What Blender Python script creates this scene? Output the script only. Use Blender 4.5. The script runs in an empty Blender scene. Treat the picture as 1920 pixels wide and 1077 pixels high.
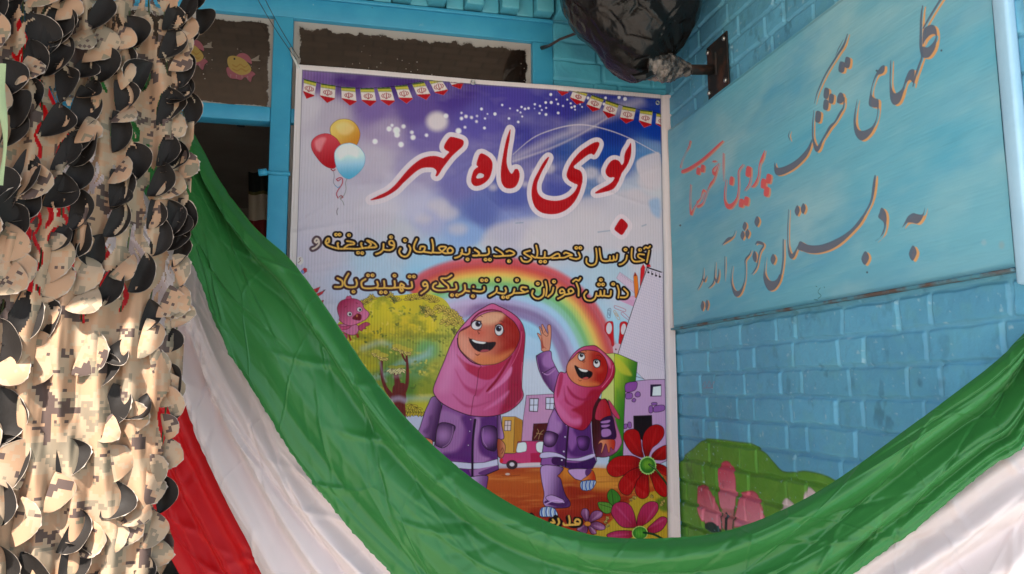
import bpy, bmesh, math, random
import numpy as np
from mathutils import Vector, Matrix, noise as mnoise
# ------------------------------------------------------------------ camera, world, sun, exposure
S = bpy.context.scene
COL = S.collection
YAW, PIT, ROL, FPX = math.radians(13.097), math.radians(7.358), math.radians(-.306), 1468.0
CAM = np.array([-1.156, -2.495, 1.5])
_f = np.array([math.sin(YAW)*math.cos(PIT), math.cos(YAW)*math.cos(PIT), math.sin(PIT)])
_r0 = np.array([math.cos(YAW), -math.sin(YAW), 0.0]); _u0 = np.cross(_r0, _f)
_r = _r0*math.cos(ROL)+_u0*math.sin(ROL); _u = -_r0*math.sin(ROL)+_u0*math.cos(ROL)
cd = bpy.data.cameras.new('camera'); cam = bpy.data.objects.new('camera', cd); COL.objects.link(cam)
cd.sensor_width = 36.0; cd.sensor_fit = 'HORIZONTAL'; cd.lens = FPX/1920*36; cd.clip_start = .02; cd.clip_end = 500
cam.matrix_world = Matrix(((_r[0], _u[0], -_f[0], CAM[0]), (_r[1], _u[1], -_f[1], CAM[1]), (_r[2], _u[2], -_f[2], CAM[2]), (0, 0, 0, 1)))
S.camera = cam
SUN_AZ = (-.58, -.815); SUN_EL = math.radians(50)
w = bpy.data.worlds.new('World'); S.world = w; w.use_nodes = True
nt = w.node_tree; sky = nt.nodes.new('ShaderNodeTexSky'); sky.sky_type = 'NISHITA'; sky.sun_disc = False
sky.sun_elevation = SUN_EL; sky.sun_rotation = math.atan2(SUN_AZ[0], SUN_AZ[1])
bg = nt.nodes['Background']; bg.inputs[1].default_value = .08; nt.links.new(sky.outputs[0], bg.inputs[0])
ld = bpy.data.lights.new('sun', 'SUN'); ld.energy = 5.0; ld.angle = math.radians(.53); ld.color = (1, .92, .82)
sun = bpy.data.objects.new('sun', ld); COL.objects.link(sun)
sdir = Vector((SUN_AZ[0]*math.cos(SUN_EL), SUN_AZ[1]*math.cos(SUN_EL), math.sin(SUN_EL))).normalized()
sun.rotation_euler = sdir.to_track_quat('Z', 'Y').to_euler(); sun.location = (-4, -5, 8)
S.view_settings.view_transform = 'Standard'; S.view_settings.look = 'None'; S.view_settings.exposure = 2.05; S.view_settings.gamma = 1
S.cycles.max_bounces = 8; S.cycles.diffuse_bounces = 5; S.cycles.use_denoising = True
KA = 1.25            # photographed surface tone -> base colour
# ------------------------------------------------------------------ helpers
def ray(px, py): return _f+_r*(px-960)/FPX-_u*(py-538.5)/FPX
def on_y(px, py, y): d = ray(px, py); return CAM+d*((y-CAM[1])/d[1])
def on_x(px, py, x): d = ray(px, py); return CAM+d*((x-CAM[0])/d[0])
def at(px, py, t): return CAM+ray(px, py)*t
def on_plane(px, py, p0, n): d = ray(px, py); return CAM+d*(np.dot(np.array(p0)-CAM, n)/np.dot(d, n))
def link(o, parent=None):
    COL.objects.link(o)
    if parent is not None: o.parent = parent
    return o
def tag(o, label, cat, group=None):
    o['label'] = label; o['category'] = cat
    if group: o['group'] = group
    return o
def thing(name, loc, label, cat, group=None):
    o = bpy.data.objects.new(name, None); o.location = loc; o.empty_display_size = .1; COL.objects.link(o)
    return tag(o, label, cat, group)
def mesh(name, V, Fc, mat, parent=None, smooth=False, cols=None, uv=None):
    me = bpy.data.meshes.new(name); me.from_pydata([tuple(v) for v in V], [], [tuple(f) for f in Fc]); me.validate()
    if smooth: me.polygons.foreach_set('use_smooth', [True]*len(me.polygons))
    if mat: me.materials.append(mat)
    o = bpy.data.objects.new(name, me)
    if parent is not None: me.transform(Matrix.Translation(-Vector(parent['_w'] if '_w' in parent else parent.matrix_basis.translation)))
    return link(o, parent)
class MB:
    def __init__(s): s.v = []; s.f = []
    def box(s, a, b, ch=0.0):
        x0, y0, z0 = np.minimum(a, b); x1, y1, z1 = np.maximum(a, b); n = len(s.v)
        if ch <= 0:
            s.v += [(x0,y0,z0),(x1,y0,z0),(x1,y1,z0),(x0,y1,z0),(x0,y0,z1),(x1,y0,z1),(x1,y1,z1),(x0,y1,z1)]
            s.f += [[n+i for i in q] for q in ((0,3,2,1),(4,5,6,7),(0,1,5,4),(1,2,6,5),(2,3,7,6),(3,0,4,7))]
        else:
            bm = bmesh.new(); bmesh.ops.create_cube(bm, size=1)
            for v in bm.verts: v.co = Vector(((x0+x1)/2+v.co.x*(x1-x0), (y0+y1)/2+v.co.y*(y1-y0), (z0+z1)/2+v.co.z*(z1-z0)))
            bmesh.ops.bevel(bm, geom=bm.edges[:], offset=ch, segments=2, profile=.5, affect='EDGES')
            bm.verts.index_update()
            s.v += [tuple(v.co) for v in bm.verts]; s.f += [[n+v.index for v in f.verts] for f in bm.faces]; bm.free()
        return s
    def tube(s, pts, r, k=10, cap=True):
        pts = [Vector(p) for p in pts]; rs = r if hasattr(r, '__len__') else [r]*len(pts); n0 = len(s.v)
        up = None
        for i, p in enumerate(pts):
            t = (pts[min(i+1, len(pts)-1)]-pts[max(i-1, 0)]).normalized()
            if up is None: up = t.orthogonal().normalized()
            up = (up-t*up.dot(t)).normalized(); b = t.cross(up)
            for j in range(k):
                a = 2*math.pi*j/k; s.v.append(tuple(p+(up*math.cos(a)+b*math.sin(a))*rs[i]))
        for i in range(len(pts)-1):
            for j in range(k):
                a = n0+i*k+j; b_ = n0+i*k+(j+1) % k; s.f.append([a, b_, b_+k, a+k])
        if cap:
            s.f.append([n0+j for j in range(k)][::-1]); s.f.append([n0+(len(pts)-1)*k+j for j in range(k)])
        return s
    def build(s, name, mat, parent=None, smooth=False): return mesh(name, s.v, s.f, mat, parent, smooth)
def grid(name, Pts, mat, parent=None, cols=None, uv=None, smooth=True, keep=None):
    """Pts: rows x columns x 3, one smooth sheet; cols: linear colours per vertex"""
    h, w_ = Pts.shape[:2]
    base = np.zeros(3) if parent is None else np.array(parent.matrix_basis.translation)
    me = bpy.data.meshes.new(name); me.vertices.add(h*w_); me.vertices.foreach_set('co', (Pts-base).reshape(-1).astype(np.float32))
    i = np.arange(h*w_).reshape(h, w_)
    q = np.stack([i[1:, :-1], i[1:, 1:], i[:-1, 1:], i[:-1, :-1]], -1).reshape(-1, 4)
    if keep is not None: q = q[keep.reshape(-1)]
    n = len(q); me.loops.add(n*4); me.polygons.add(n)
    me.loops.foreach_set('vertex_index', q.reshape(-1).astype(np.int32))
    me.polygons.foreach_set('loop_start', np.arange(0, n*4, 4, dtype=np.int32)); me.polygons.foreach_set('loop_total', np.full(n, 4, np.int32))
    if smooth: me.polygons.foreach_set('use_smooth', np.ones(n, bool))
    if cols is not None:
        ca = me.color_attributes.new('paint', 'FLOAT_COLOR', 'POINT')
        ca.data.foreach_set('color', np.concatenate([cols.reshape(-1, 3), np.ones((h*w_, 1))], 1).reshape(-1).astype(np.float32))
    if uv is not None:
        ul = me.uv_layers.new(name='UVMap'); ul.data.foreach_set('uv', uv.reshape(-1, 2)[q.reshape(-1)].reshape(-1).astype(np.float32))
    me.update(); me.validate()
    if mat: me.materials.append(mat)
    return link(bpy.data.objects.new(name, me), parent)
# ------------------------------------------------------------------ materials
class Mat:
    def __init__(s, name, col=(.5, .5, .5), rough=.6, spec=.4, **k):
        s.m = bpy.data.materials.new(name); s.m.use_nodes = True; s.t = s.m.node_tree; s.b = s.t.nodes['Principled BSDF']
        s.b.inputs['Base Color'].default_value = (*col, 1); s.b.inputs['Roughness'].default_value = rough; s.b.inputs['Specular IOR Level'].default_value = spec
        for a, v in k.items(): s.b.inputs[a.replace('_', ' ')].default_value = v
    def n(s, typ, **k):
        nd = s.t.nodes.new(typ)
        for a, v in k.items():
            if a.startswith('i_'):
                nm = a[2:].replace('_', ' '); nd.inputs[int(nm) if nm.isdigit() else nm].default_value = v
            else: setattr(nd, a, v)
        return nd
    def l(s, a, b): s.t.links.new(a, b)
    def coord(s, kind='Object', scale=(1, 1, 1)):
        c = s.n('ShaderNodeTexCoord'); mp = s.n('ShaderNodeMapping'); mp.inputs['Scale'].default_value = scale; s.l(c.outputs[kind], mp.inputs[0]); return mp.outputs[0]
    def noise(s, v, scale, detail=4, rough=.55, dist=0):
        nd = s.n('ShaderNodeTexNoise', i_Scale=scale, i_Detail=detail, i_Roughness=rough, i_Distortion=dist); s.l(v, nd.inputs['Vector']); return nd.outputs['Fac']
    def ramp(s, fac, stops, interp='LINEAR'):
        r = s.n('ShaderNodeValToRGB'); r.color_ramp.interpolation = interp; e = r.color_ramp.elements
        while len(e) < len(stops): e.new(.5)
        for el, (p, c) in zip(e, stops): el.position = p; el.color = (*c, 1) if len(c) == 3 else c
        s.l(fac, r.inputs[0]); return r.outputs[0]
    def mix(s, fac, a, b, mode='MIX'):
        m = s.n('ShaderNodeMix', data_type='RGBA', blend_type=mode)
        for v, i in ((fac, 0), (a, 6), (b, 7)):
            if isinstance(v, (int, float)): m.inputs[i].default_value = v
            elif isinstance(v, tuple): m.inputs[i].default_value = (*v, 1)
            else: s.l(v, m.inputs[i])
        return m.outputs[2]
    def math(s, op, a, b=0.0):
        m = s.n('ShaderNodeMath', operation=op)
        for i, v in enumerate((a, b)):
            if isinstance(v, (int, float)): m.inputs[i].default_value = v
            else: s.l(v, m.inputs[i])
        return m.outputs[0]
    def color(s, out): s.l(out, s.b.inputs['Base Color'])
    def rough(s, out): s.l(out, s.b.inputs['Roughness'])
    def bump(s, h, strength=.3, dist=.002, prev=None):
        b = s.n('ShaderNodeBump', i_Strength=strength, i_Distance=dist); s.l(h, b.inputs['Height'])
        if prev is not None: s.l(prev, b.inputs['Normal'])
        s.l(b.outputs[0], s.b.inputs['Normal']); return b.outputs[0]
def A(r, g, b, k=1.0): return tuple(float(v) for v in np.clip(lin((r, g, b))*KA*k, 0, .85))
# ------------------------------------------------------------------ painter
def lin(c):
    c=np.asarray(c,float)/255.0
    return np.where(c<=.04045,c/12.92,((c+.055)/1.055)**2.4)
def PT(s,f=None):
    a=np.array([[float(v) for v in p.split(',')] for p in s.split()])
    if f is not None: a[:,:2]=np.array(f[:2])+a[:,:2]/f[2]
    return a
def smooth(p,closed,n=5):
    p=np.asarray(p,float); N=len(p)
    if N<3 or n<2: return p
    out=[]
    rng=range(N) if closed else range(N-1)
    for i in rng:
        if closed: a,b,c,d=p[(i-1)%N],p[i],p[(i+1)%N],p[(i+2)%N]
        else: a,b,c,d=p[max(i-1,0)],p[i],p[i+1],p[min(i+2,N-1)]
        for k in range(n):
            t=k/n
            out.append(.5*((2*b)+(c-a)*t+(2*a-5*b+4*c-d)*t*t+(3*b-a-3*c+d)*t**3))
    if not closed: out.append(p[-1])
    return np.array(out)
def vnoise(h,w,cell,seed,oct=3):
    r=np.random.RandomState(seed); out=np.zeros((h,w)); amp=1;tot=0
    cx,cy=(cell if isinstance(cell,tuple) else (cell,cell))
    for o in range(oct):
        gh,gw=int(h/cy)+3,int(w/cx)+3
        g=r.rand(gh,gw)
        y=np.arange(h)/cy; x=np.arange(w)/cx
        yi=y.astype(int);xi=x.astype(int);fy=(y-yi);fx=(x-xi)
        fy=(fy*fy*(3-2*fy))[:,None];fx=(fx*fx*(3-2*fx))[None]
        a=g[yi][:,xi];b=g[yi][:,xi+1];c=g[yi+1][:,xi];d=g[yi+1][:,xi+1]
        out+=amp*((a*(1-fx)+b*fx)*(1-fy)+(c*(1-fx)+d*fx)*fy)
        tot+=amp;amp*=.55;cx=max(cx/2,1);cy=max(cy/2,1)
    return out/tot
class Canvas:
    """pixels addressed by a map from working coordinates to grid coordinates"""
    def __init__(s,w,h,tomap,scale,base):
        s.w,s.h,s.map,s.sc=w,h,tomap,scale
        s.a=np.zeros((h,w,3)); s.a[:]=lin(base)
        s.f=None
    def pts(s,p):
        if isinstance(p,str): p=PT(p,s.f)
        p=np.asarray(p,float); q=p.copy(); q[:,:2]=s.map(p[:,:2]); return q
    def box(s,q,pad):
        x0=max(int(q[:,0].min()-pad),0);x1=min(int(q[:,0].max()+pad)+2,s.w)
        y0=max(int(q[:,1].min()-pad),0);y1=min(int(q[:,1].max()+pad)+2,s.h)
        return x0,y0,x1,y1
    def put(s,b,cov,col,clip=None):
        x0,y0,x1,y1=b
        if clip is not None: cov=cov*clip[y0:y1,x0:x1]
        t=s.a[y0:y1,x0:x1]
        t+= (col-t)*cov[...,None]
    def color(s,b,c):
        if len(c)==3 and not isinstance(c[0],str): return lin(c)
        x0,y0,x1,y1=b; X,Y=np.meshgrid(np.arange(x0,x1),np.arange(y0,y1))
        if c[0]=='L':
            p=s.pts(np.array([c[1],c[2]],float) if not isinstance(c[1],str) else c[1]+' '+c[2])
            d=p[1]-p[0]; t=((X-p[0,0])*d[0]+(Y-p[0,1])*d[1])/(d@d); c0,c1=c[-2],c[-1]
        else:
            p=s.pts(c[1] if isinstance(c[1],str) else np.array([c[1]],float)); r=c[2]*s.sc
            if s.f is not None: r/=s.f[2]
            t=np.hypot(X-p[0,0],Y-p[0,1])/r; c0,c1=c[-2],c[-1]
        t=np.clip(t,0,1)[...,None]; t=t*t*(3-2*t)
        return lin(c0)*(1-t)+lin(c1)*t
    def poly(s,p,c,sm=True,line=None,alpha=1,feather=0,clip=None,lw=1.0):
        q=s.pts(p)[:,:2]
        if sm: q=smooth(q,True)
        fe=feather*s.sc
        b=s.box(q,fe+3); x0,y0,x1,y1=b
        if x1<=x0 or y1<=y0: return np.zeros((s.h,s.w))
        X,Y=np.meshgrid(np.arange(x0,x1,dtype=float),np.arange(y0,y1,dtype=float))
        ins=np.zeros(X.shape,bool); D=np.full(X.shape,1e9)
        N=len(q)
        for i in range(N):
            ax,ay=q[i];bx,by=q[(i+1)%N];dx,dy=bx-ax,by-ay;L=dx*dx+dy*dy
            if L<1e-12: continue
            if (ay<=Y.max()+1) or True:
                cond=((ay>Y)!=(by>Y))
                if dy!=0: ins^=cond&(X<dx*(Y-ay)/dy+ax)
            t=np.clip(((X-ax)*dx+(Y-ay)*dy)/L,0,1)
            D=np.minimum(D,(X-ax-t*dx)**2+(Y-ay-t*dy)**2)
        D=np.sqrt(D)*np.where(ins,1,-1)
        if fe>0: cov=np.clip(D/fe*.5+.5,0,1); cov=cov*cov*(3-2*cov)
        else: cov=np.clip(D+.5,0,1)
        if c is not None: s.put(b,cov*alpha,s.color(b,c),clip)
        if line is not None:
            s.put(b,np.clip(lw*s.sc*.5-np.abs(D)+.5,0,1),lin(line),clip)
        m=np.zeros((s.h,s.w)); m[y0:y1,x0:x1]=cov; return m
    def stroke(s,p,c,w=1.0,sm=True,alpha=1,feather=0,clip=None,closed=False):
        q=s.pts(p)
        if q.shape[1]<3: q=np.column_stack([q,np.full(len(q),w)])
        elif s.f is not None: q[:,2]/=s.f[2]
        if sm: q=smooth(q,closed,4)
        if closed: q=np.vstack([q,q[:1]])
        q[:,2]=np.maximum(q[:,2],.3)*s.sc*.5
        fe=feather*s.sc; b=s.box(q,q[:,2].max()+fe+2);x0,y0,x1,y1=b
        if x1<=x0 or y1<=y0: return
        F=np.full((y1-y0,x1-x0),-1e9)
        for i in range(max(len(q)-1,1)):
            ax,ay,ra=q[i];bx,by,rb=q[min(i+1,len(q)-1)]
            pad=max(ra,rb)+fe+2
            u0=max(int(min(ax,bx)-pad),x0);u1=min(int(max(ax,bx)+pad)+2,x1)
            v0=max(int(min(ay,by)-pad),y0);v1=min(int(max(ay,by)+pad)+2,y1)
            if u1<=u0 or v1<=v0: continue
            X,Y=np.meshgrid(np.arange(u0,u1,dtype=float),np.arange(v0,v1,dtype=float))
            dx,dy=bx-ax,by-ay;L=dx*dx+dy*dy+1e-9
            t=np.clip(((X-ax)*dx+(Y-ay)*dy)/L,0,1)
            d=(ra+(rb-ra)*t)-np.hypot(X-ax-t*dx,Y-ay-t*dy)
            sl=F[v0-y0:v1-y0,u0-x0:u1-x0]; np.maximum(sl,d,out=sl)
        if fe>0: cov=np.clip(F/fe*.5+.5,0,1);cov=cov*cov*(3-2*cov)
        else: cov=np.clip(F+.5,0,1)
        s.put(b,cov*alpha,s.color(b,c),clip)
    def ell(s,cx,cy,rx,ry,c,rot=0,**k):
        t=np.linspace(0,2*np.pi,17)[:-1]
        x=rx*np.cos(t);y=ry*np.sin(t);r=math.radians(rot)
        p=np.column_stack([cx+x*np.cos(r)-y*np.sin(r),cy+x*np.sin(r)+y*np.cos(r)])
        if s.f is not None: p=np.array(s.f[:2])+p/s.f[2]
        return s.poly(p,c,**k)
    def field(s,ctrl,sig,clip=None):
        """soft blend of colours given at points"""
        q=s.pts(np.array([c[:2] for c in ctrl],float))
        st=6; X,Y=np.meshgrid(np.arange(0,s.w+st,st),np.arange(0,s.h+st,st))
        num=np.zeros(X.shape+(3,));den=np.zeros(X.shape)+1e-12
        for (x,y),c in zip(q,ctrl):
            d2=((X-x)**2+(Y-y)**2)/(sig*s.sc)**2
            w=1/(1e-3+d2)**2.2; num+=w[...,None]*lin(c[2:5]); den+=w
        g=num/den[...,None]
        yi=np.arange(s.h)/st;xi=np.arange(s.w)/st;y0=yi.astype(int);x0=xi.astype(int)
        fy=(yi-y0)[:,None,None];fx=(xi-x0)[None,:,None]
        y1=np.minimum(y0+1,g.shape[0]-1);x1=np.minimum(x0+1,g.shape[1]-1)
        o=(g[y0][:,x0]*(1-fx)+g[y0][:,x1]*fx)*(1-fy)+(g[y1][:,x0]*(1-fx)+g[y1][:,x1]*fx)*fy
        m=np.ones((s.h,s.w)) if clip is None else clip
        s.a+= (o-s.a)*m[...,None]
# ------------------------------------------------------------------ the printed poster
K5=5.3333
def draw_poster(c):
    WH=(190,181,187); INK=(40,26,32)
    c.field([(575,140,130,105,150),(600,150,120,95,145),(650,145,85,55,118),(750,152,82,58,120),(850,172,88,68,138),(950,192,88,76,150),(1050,212,72,66,146),(1130,205,66,70,142),(1200,215,30,60,142),(1230,240,25,70,155),
     (580,200,186,178,186),(580,300,188,180,188),(620,215,172,162,175),(700,205,128,108,155),(780,205,106,86,144),(900,230,102,92,158),(1000,240,82,78,150),(1080,240,72,78,146),(1150,250,38,66,142),
     (720,250,160,145,170),(800,260,122,108,158),(700,300,176,166,180),(780,320,152,142,172),(700,400,186,178,188),(620,420,188,180,190),(800,400,165,164,190),(860,340,122,116,164),(900,400,104,112,164),(960,370,96,102,160),(1000,330,120,114,160),(1080,280,56,86,150),(1050,350,88,92,155),(1150,300,38,80,154),(1220,290,90,130,172),(1100,340,108,128,166),(1180,372,165,172,186),(1230,335,186,185,190),
     (880,440,140,160,196),(960,420,128,138,182),(1010,452,186,183,189),(1100,425,186,183,188),(1200,440,187,184,189),(750,450,182,180,188),(600,480,186,178,190),(700,500,168,184,200),(800,495,150,184,206),(900,480,172,184,196),(1150,510,168,184,196),(1200,480,186,182,190),(600,560,182,178,190),(640,540,178,180,196),(830,560,160,186,190),(900,590,158,168,190),(1010,620,150,184,206),(1000,700,185,188,200),(1050,580,150,188,210),(1150,620,160,190,205),(1000,650,165,186,205),(780,800,180,180,198),(760,740,180,180,198),(1180,560,180,184,196),(1230,600,190,180,190),(960,800,182,184,198)],60)
    n=vnoise(c.h,c.w,(90,40),5,4); m=np.clip((n-.5)*3,0,1)*.22
    yy=np.arange(c.h)[:,None]/c.h; xx=np.arange(c.w)[None]/c.w
    m=m*np.clip(1.5-yy*2.6,0,1); c.a+=(lin(WH)-c.a)*m[...,None]
    # streaks and glow in the printed sky
    c.f=(900,110,K5)
    c.stroke('330,960,5 520,800,8 700,720,10 900,670,12 1080,668,12 1300,720,10 1500,800,8 1690,900,8 1800,965,6',WH,alpha=.95,feather=1.4)
    c.stroke('340,1000,60 600,870,70 900,740,60 1150,690,30',WH,alpha=.5,feather=9)
    c.stroke('330,1030,16 700,900,18 1000,760,16 1280,590,10',WH,alpha=.65,feather=3)
    c.stroke('930,690,80 1150,600,110 1400,500,140 1600,430,90',WH,alpha=.55,feather=12)
    c.poly('1560,1060 1600,1000 1720,950 1800,960 1810,1200 1700,1300 1600,1180',WH,alpha=.9,feather=3)
    c.f=(900,280,K5)
    for x,y,r in((690,190,60),(1110,240,70),(1250,300,80),(450,350,30),(560,230,40),(1700,330,120),(130,380,40),(1560,470,90)):
        c.ell(x,y,r,r*.8,WH,alpha=.7,feather=6)
    c.poly('30,880 150,760 400,700 620,690 860,640 1000,500 1200,460 1500,400 1700,460 1800,540 1810,1000 900,1000 100,1000',WH,alpha=.75,feather=9)
    for p in('1050,390 1110,390','880,640 905,630','360,740 430,735','1180,830 1300,815','1620,770 1660,755'): c.stroke(p,(120,140,160),2.2,alpha=.6,feather=1.2)
    c.poly('1690,520 1790,500 1800,680 1720,640',(120,160,195),alpha=.55,feather=5)
    c.f=(540,280,K5)
    for x,y,r in((1500,560,80),(1600,640,80),(1700,800,70),(1350,700,60)): c.ell(x,y,r*1.3,r*.8,WH,alpha=.65,feather=9)
    c.poly('960,350 1000,230 1400,400 1300,700 1000,640 700,620 830,520',(205,198,205),alpha=.25,feather=10)
    c.f=(540,110,K5)
    c.ell(1490,630,105,95,(215,205,200),alpha=.75,feather=7)
    for x,y,r in((1010,705,24),(1085,720,34),(1090,765,26),(1155,680,20),(1250,790,24),(1238,740,18),(1385,768,16),(1130,860,26),(1705,725,28),(1580,575,22),(1735,600,16),(1780,580,16),(1835,590,14),(1885,630,12),(1735,545,9),(1770,688,12),(1890,575,9),(870,830,25),(1040,670,14)): c.ell(x,y,r,r,(225,218,222),alpha=.85,feather=2.2)
    c.f=(900,110,K5)
    for t in '15,505,14 50,600,10 150,555,16 222,465,11 290,600,12 300,500,8 382,635,12 375,520,10 415,485,11 450,505,12 485,498,12 405,540,9 422,580,9 548,458,11 600,475,11 595,548,11 657,440,13 660,560,14 712,440,15 706,362,14 780,455,11 782,545,13 763,410,9 830,475,10 872,412,9 907,450,10 915,490,11 945,480,12 950,512,8 1020,485,8 45,695,14 1255,395,13 1240,455,14 1080,395,14 1390,390,16 1450,405,18 618,515,9 662,493,9 75,555,8 545,500,6 1000,460,7'.split():
        x,y,r=map(float,t.split(',')); c.ell(x,y,r,r,(215,212,225),alpha=.9,feather=1.2)
    # bunting
    def bunting(f,flags,cord):
        c.f=f; c.stroke(cord,INK,1.1)
        for q in flags:
            tl,tr,br,bl,tip=[np.array(p,float) for p in q]
            def L(u,v): return (tl*(1-u)+tr*u)*(1-v)+(bl*(1-u)+br*u)*v
            S=lambda P:' '.join('%g,%g'%tuple(p) for p in P)
            c.poly(S([tl,tr,br,tip,bl]),(200,190,186),sm=False)
            c.poly(S([L(0,0),L(1,0),L(1,.13),L(0,.13)]),(62,88,44),sm=False)
            c.poly(S([L(0,.1),L(1,.1),L(1,.3),L(0,.3)]),(176,168,84),sm=False)
            c.poly(S([L(0,.27),L(1,.27),L(1,.33),L(0,.33)]),(120,124,80),sm=False,alpha=.6)
            c.poly(S([L(0,.93),L(1,.93),br,tip,bl]),(168,34,46),sm=False)
            o=L(.5,.62); u=(tr-tl)/np.hypot(*(tr-tl)); v=np.array([-u[1],u[0]]); h=np.hypot(*(bl-tl))*.2
            E=(150,40,56)
            c.stroke(S([o-v*h*1.1,o+v*h*1.1]),E,1.6)
            for sg in(-1,1):
                c.stroke(S([o+u*sg*h*.55-v*h*.9,o+u*sg*h*1.0,o+u*sg*h*.35+v*h*.95]),E,1.3)
                c.stroke(S([o+u*sg*h*1.2-v*h*.7,o+u*sg*h*1.7,o+u*sg*h*1.1+v*h*.7]),E,1.2)
    bunting((540,110,K5),[((160,205),(285,235),(262,378),(152,335),(185,405)),((330,250),(475,270),(468,408),(320,378),(392,446)),((532,285),(670,290),(685,435),(538,405),(620,474)),((722,298),(858,296),(882,432),(738,422),(822,483)),((892,292),(1025,290),(1068,430),(928,424),(1008,475)),((1068,275),(1190,268),(1248,405),(1110,400),(1185,453)),((1240,255),(1360,235),(1425,365),(1292,370),(1382,417)),((1408,218),(1520,190),(1600,318),(1470,345),(1555,368)),((1560,130),(1690,110),(1758,245),(1640,275),(1725,307))],'155,205 330,250 532,288 722,298 892,294 1068,280 1240,252 1408,215 1500,190')
    bunting((900,110,K5),[((770,250),(890,240),(880,345),(765,325),(820,375)),((935,310),(1075,350),(1038,440),(900,395),(965,462)),((1120,365),(1240,405),(1195,510),(1062,465),(1125,532)),((1262,415),(1390,460),(1352,570),(1228,530),(1280,598)),((1430,470),(1560,495),(1535,618),(1398,595),(1460,650)),((1602,512),(1725,525),(1712,665),(1590,625),(1640,692)),((1765,545),(1900,560),(1880,690),(1755,655),(1840,700))],'1040,340 1120,365 1262,415 1430,470 1602,512 1800,550')
    # balloons
    c.f=(540,110,K5)
    c.poly('420,720 440,660 500,615 570,606 640,625 695,680 720,750 705,830 670,880 600,890 520,870 450,800',('L','480,650','680,860',(205,180,110),(186,132,52)),line=(140,100,50),lw=.8)
    c.poly('480,680 540,640 610,650 660,700 600,760 520,750',(215,195,150),alpha=.5,feather=4)
    c.poly('232,870 250,810 310,765 390,752 450,775 500,820 530,880 525,950 500,1030 470,1090 440,1100 380,1080 320,1030 255,940',('L','300,800','430,1080',(190,80,90),(168,28,44)),line=(150,28,44),lw=.9)
    c.poly('270,830 330,790 380,800 350,870 320,930 280,900',(215,160,165),alpha=.55,feather=3)
    c.poly('465,980 475,920 520,870 580,850 640,850 710,885 760,950 770,1010 755,1080 700,1150 630,1200 580,1200 520,1150 480,1070',('L','600,900','640,1200',(200,212,220),(96,162,190)),line=(110,150,175),lw=.8)
    c.poly('500,930 560,880 640,880 700,930 690,990 600,960 520,1010',(215,215,218),alpha=.7,feather=5)
    c.f=(540,280,K5)
    c.stroke('430,200 450,215 470,205',(150,40,50),2); c.stroke('455,215 462,270 455,330 475,370',(120,120,130),1)
    c.stroke('590,295 575,340 580,400 560,460 520,490 545,520 560,560',(130,130,120),1)
    c.stroke('485,300 520,285 545,300 540,350 500,410 485,450 500,490',(165,60,75),1.8); c.stroke('485,300 500,318 525,300',(165,60,75),1.8)
    c.stroke('475,365 500,385 520,370',(120,150,175),1.6); c.stroke('510,480 530,465 550,480 530,492',(150,60,60),1.5); c.stroke('500,590 488,620 492,655',(120,110,115),1.2)
    # title lettering
    T=[]
    C=(540,280,K5);D=(900,280,K5);Z=(340,0,2.6667)
    T.append((C,'825,508 900,468 1000,418 1080,348 1170,240 1250,158 1330,100 1400,74 1470,69 1525,82 1556,90 1590,55 1612,28 1580,8 1562,-15 1572,-55 1612,-112 1645,-121 1735,-97 1757,-70 1745,-30 1700,12 1640,68 1590,130 1545,190 1512,245 1492,268 1476,265 1488,225 1468,195 1430,182 1350,186 1290,215 1230,265 1150,340 1080,410 980,470 900,498'))
    hole='1475,885 1490,867 1512,874 1507,888 1482,893'
    T.append((Z,'1495,770 1530,782 1552,805 1555,840 1540,890 1505,922 1468,930 1450,905 1462,855 1484,834 1476,822'))
    T.append((Z,'1645,648 1641,690 1630,760 1626,810 1635,848 1650,870 1660,862 1668,848 1682,848 1691,870 1688,900 1672,932 1645,943 1618,937 1602,912 1598,875 1601,830 1612,760 1625,700'))
    T.append((D,'690,82 665,140 620,220 590,290 570,350 572,420 600,470 660,505 750,518 830,505 900,470 950,420 975,370 972,352 940,340 890,310 868,270 875,220 905,150 950,85 1010,20 1080,-30 1130,-60 1170,-72 1192,-64 1190,-35 1165,20 1140,55 1115,45 1080,55 1020,100 960,150 938,172 948,192 1000,215 1020,250 1025,300 1010,380 985,450 940,530 870,600 790,640 710,650 620,635 560,590 530,530 517,460 520,390 540,310 580,230 630,140 670,90'))
    T.append((D,'1508,-60 1512,0 1508,60 1490,120 1460,180 1420,235 1405,270 1380,330 1345,385 1300,413 1220,434 1160,443 1155,432 1200,402 1270,365 1320,330 1346,288 1330,280 1300,282 1270,260 1257,220 1275,170 1310,122 1350,105 1392,120 1416,158 1440,130 1445,70 1460,20 1490,-30'))
    T.append((D,'1410,698 1445,718 1478,762 1455,810 1420,856 1380,835 1345,800 1372,745'))
    for f,p in T:
        c.f=f; c.stroke(p,(200,188,194),20*1.0-1.5,closed=True); c.poly(p,(200,188,194))
    c.f=None
    for f,p in T:
        c.f=f; c.poly(p,(168,20,32),line=(190,40,60),lw=.7)
    c.f=Z; c.poly(hole,(195,185,190))
    # rainbow behind the message
    c.f=None
    outer=PT('770,540 790,518 830,500 880,490 950,488 1010,500 1060,522 1100,555 1130,600 1150,650 1165,700')
    ctr=np.array([930,720.])
    bands=[((196,60,62),.0),((186,44,48),9),((196,80,50),16),((206,130,56),23),((212,176,76),30),((176,186,84),38),((120,168,90),47),((140,180,150),56),((165,185,205),66),((170,150,185),78),((130,62,120),88),((140,90,140),98)]
    for col,o in bands:
        v=outer-ctr; d=np.hypot(v[:,0],v[:,1])[:,None]; p=outer-v/d*o
        w=np.column_stack([p,np.full(len(p),12.)])
        a=.78 if o<60 else .65
        c.stroke(w,col,alpha=a,feather=5)
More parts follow.
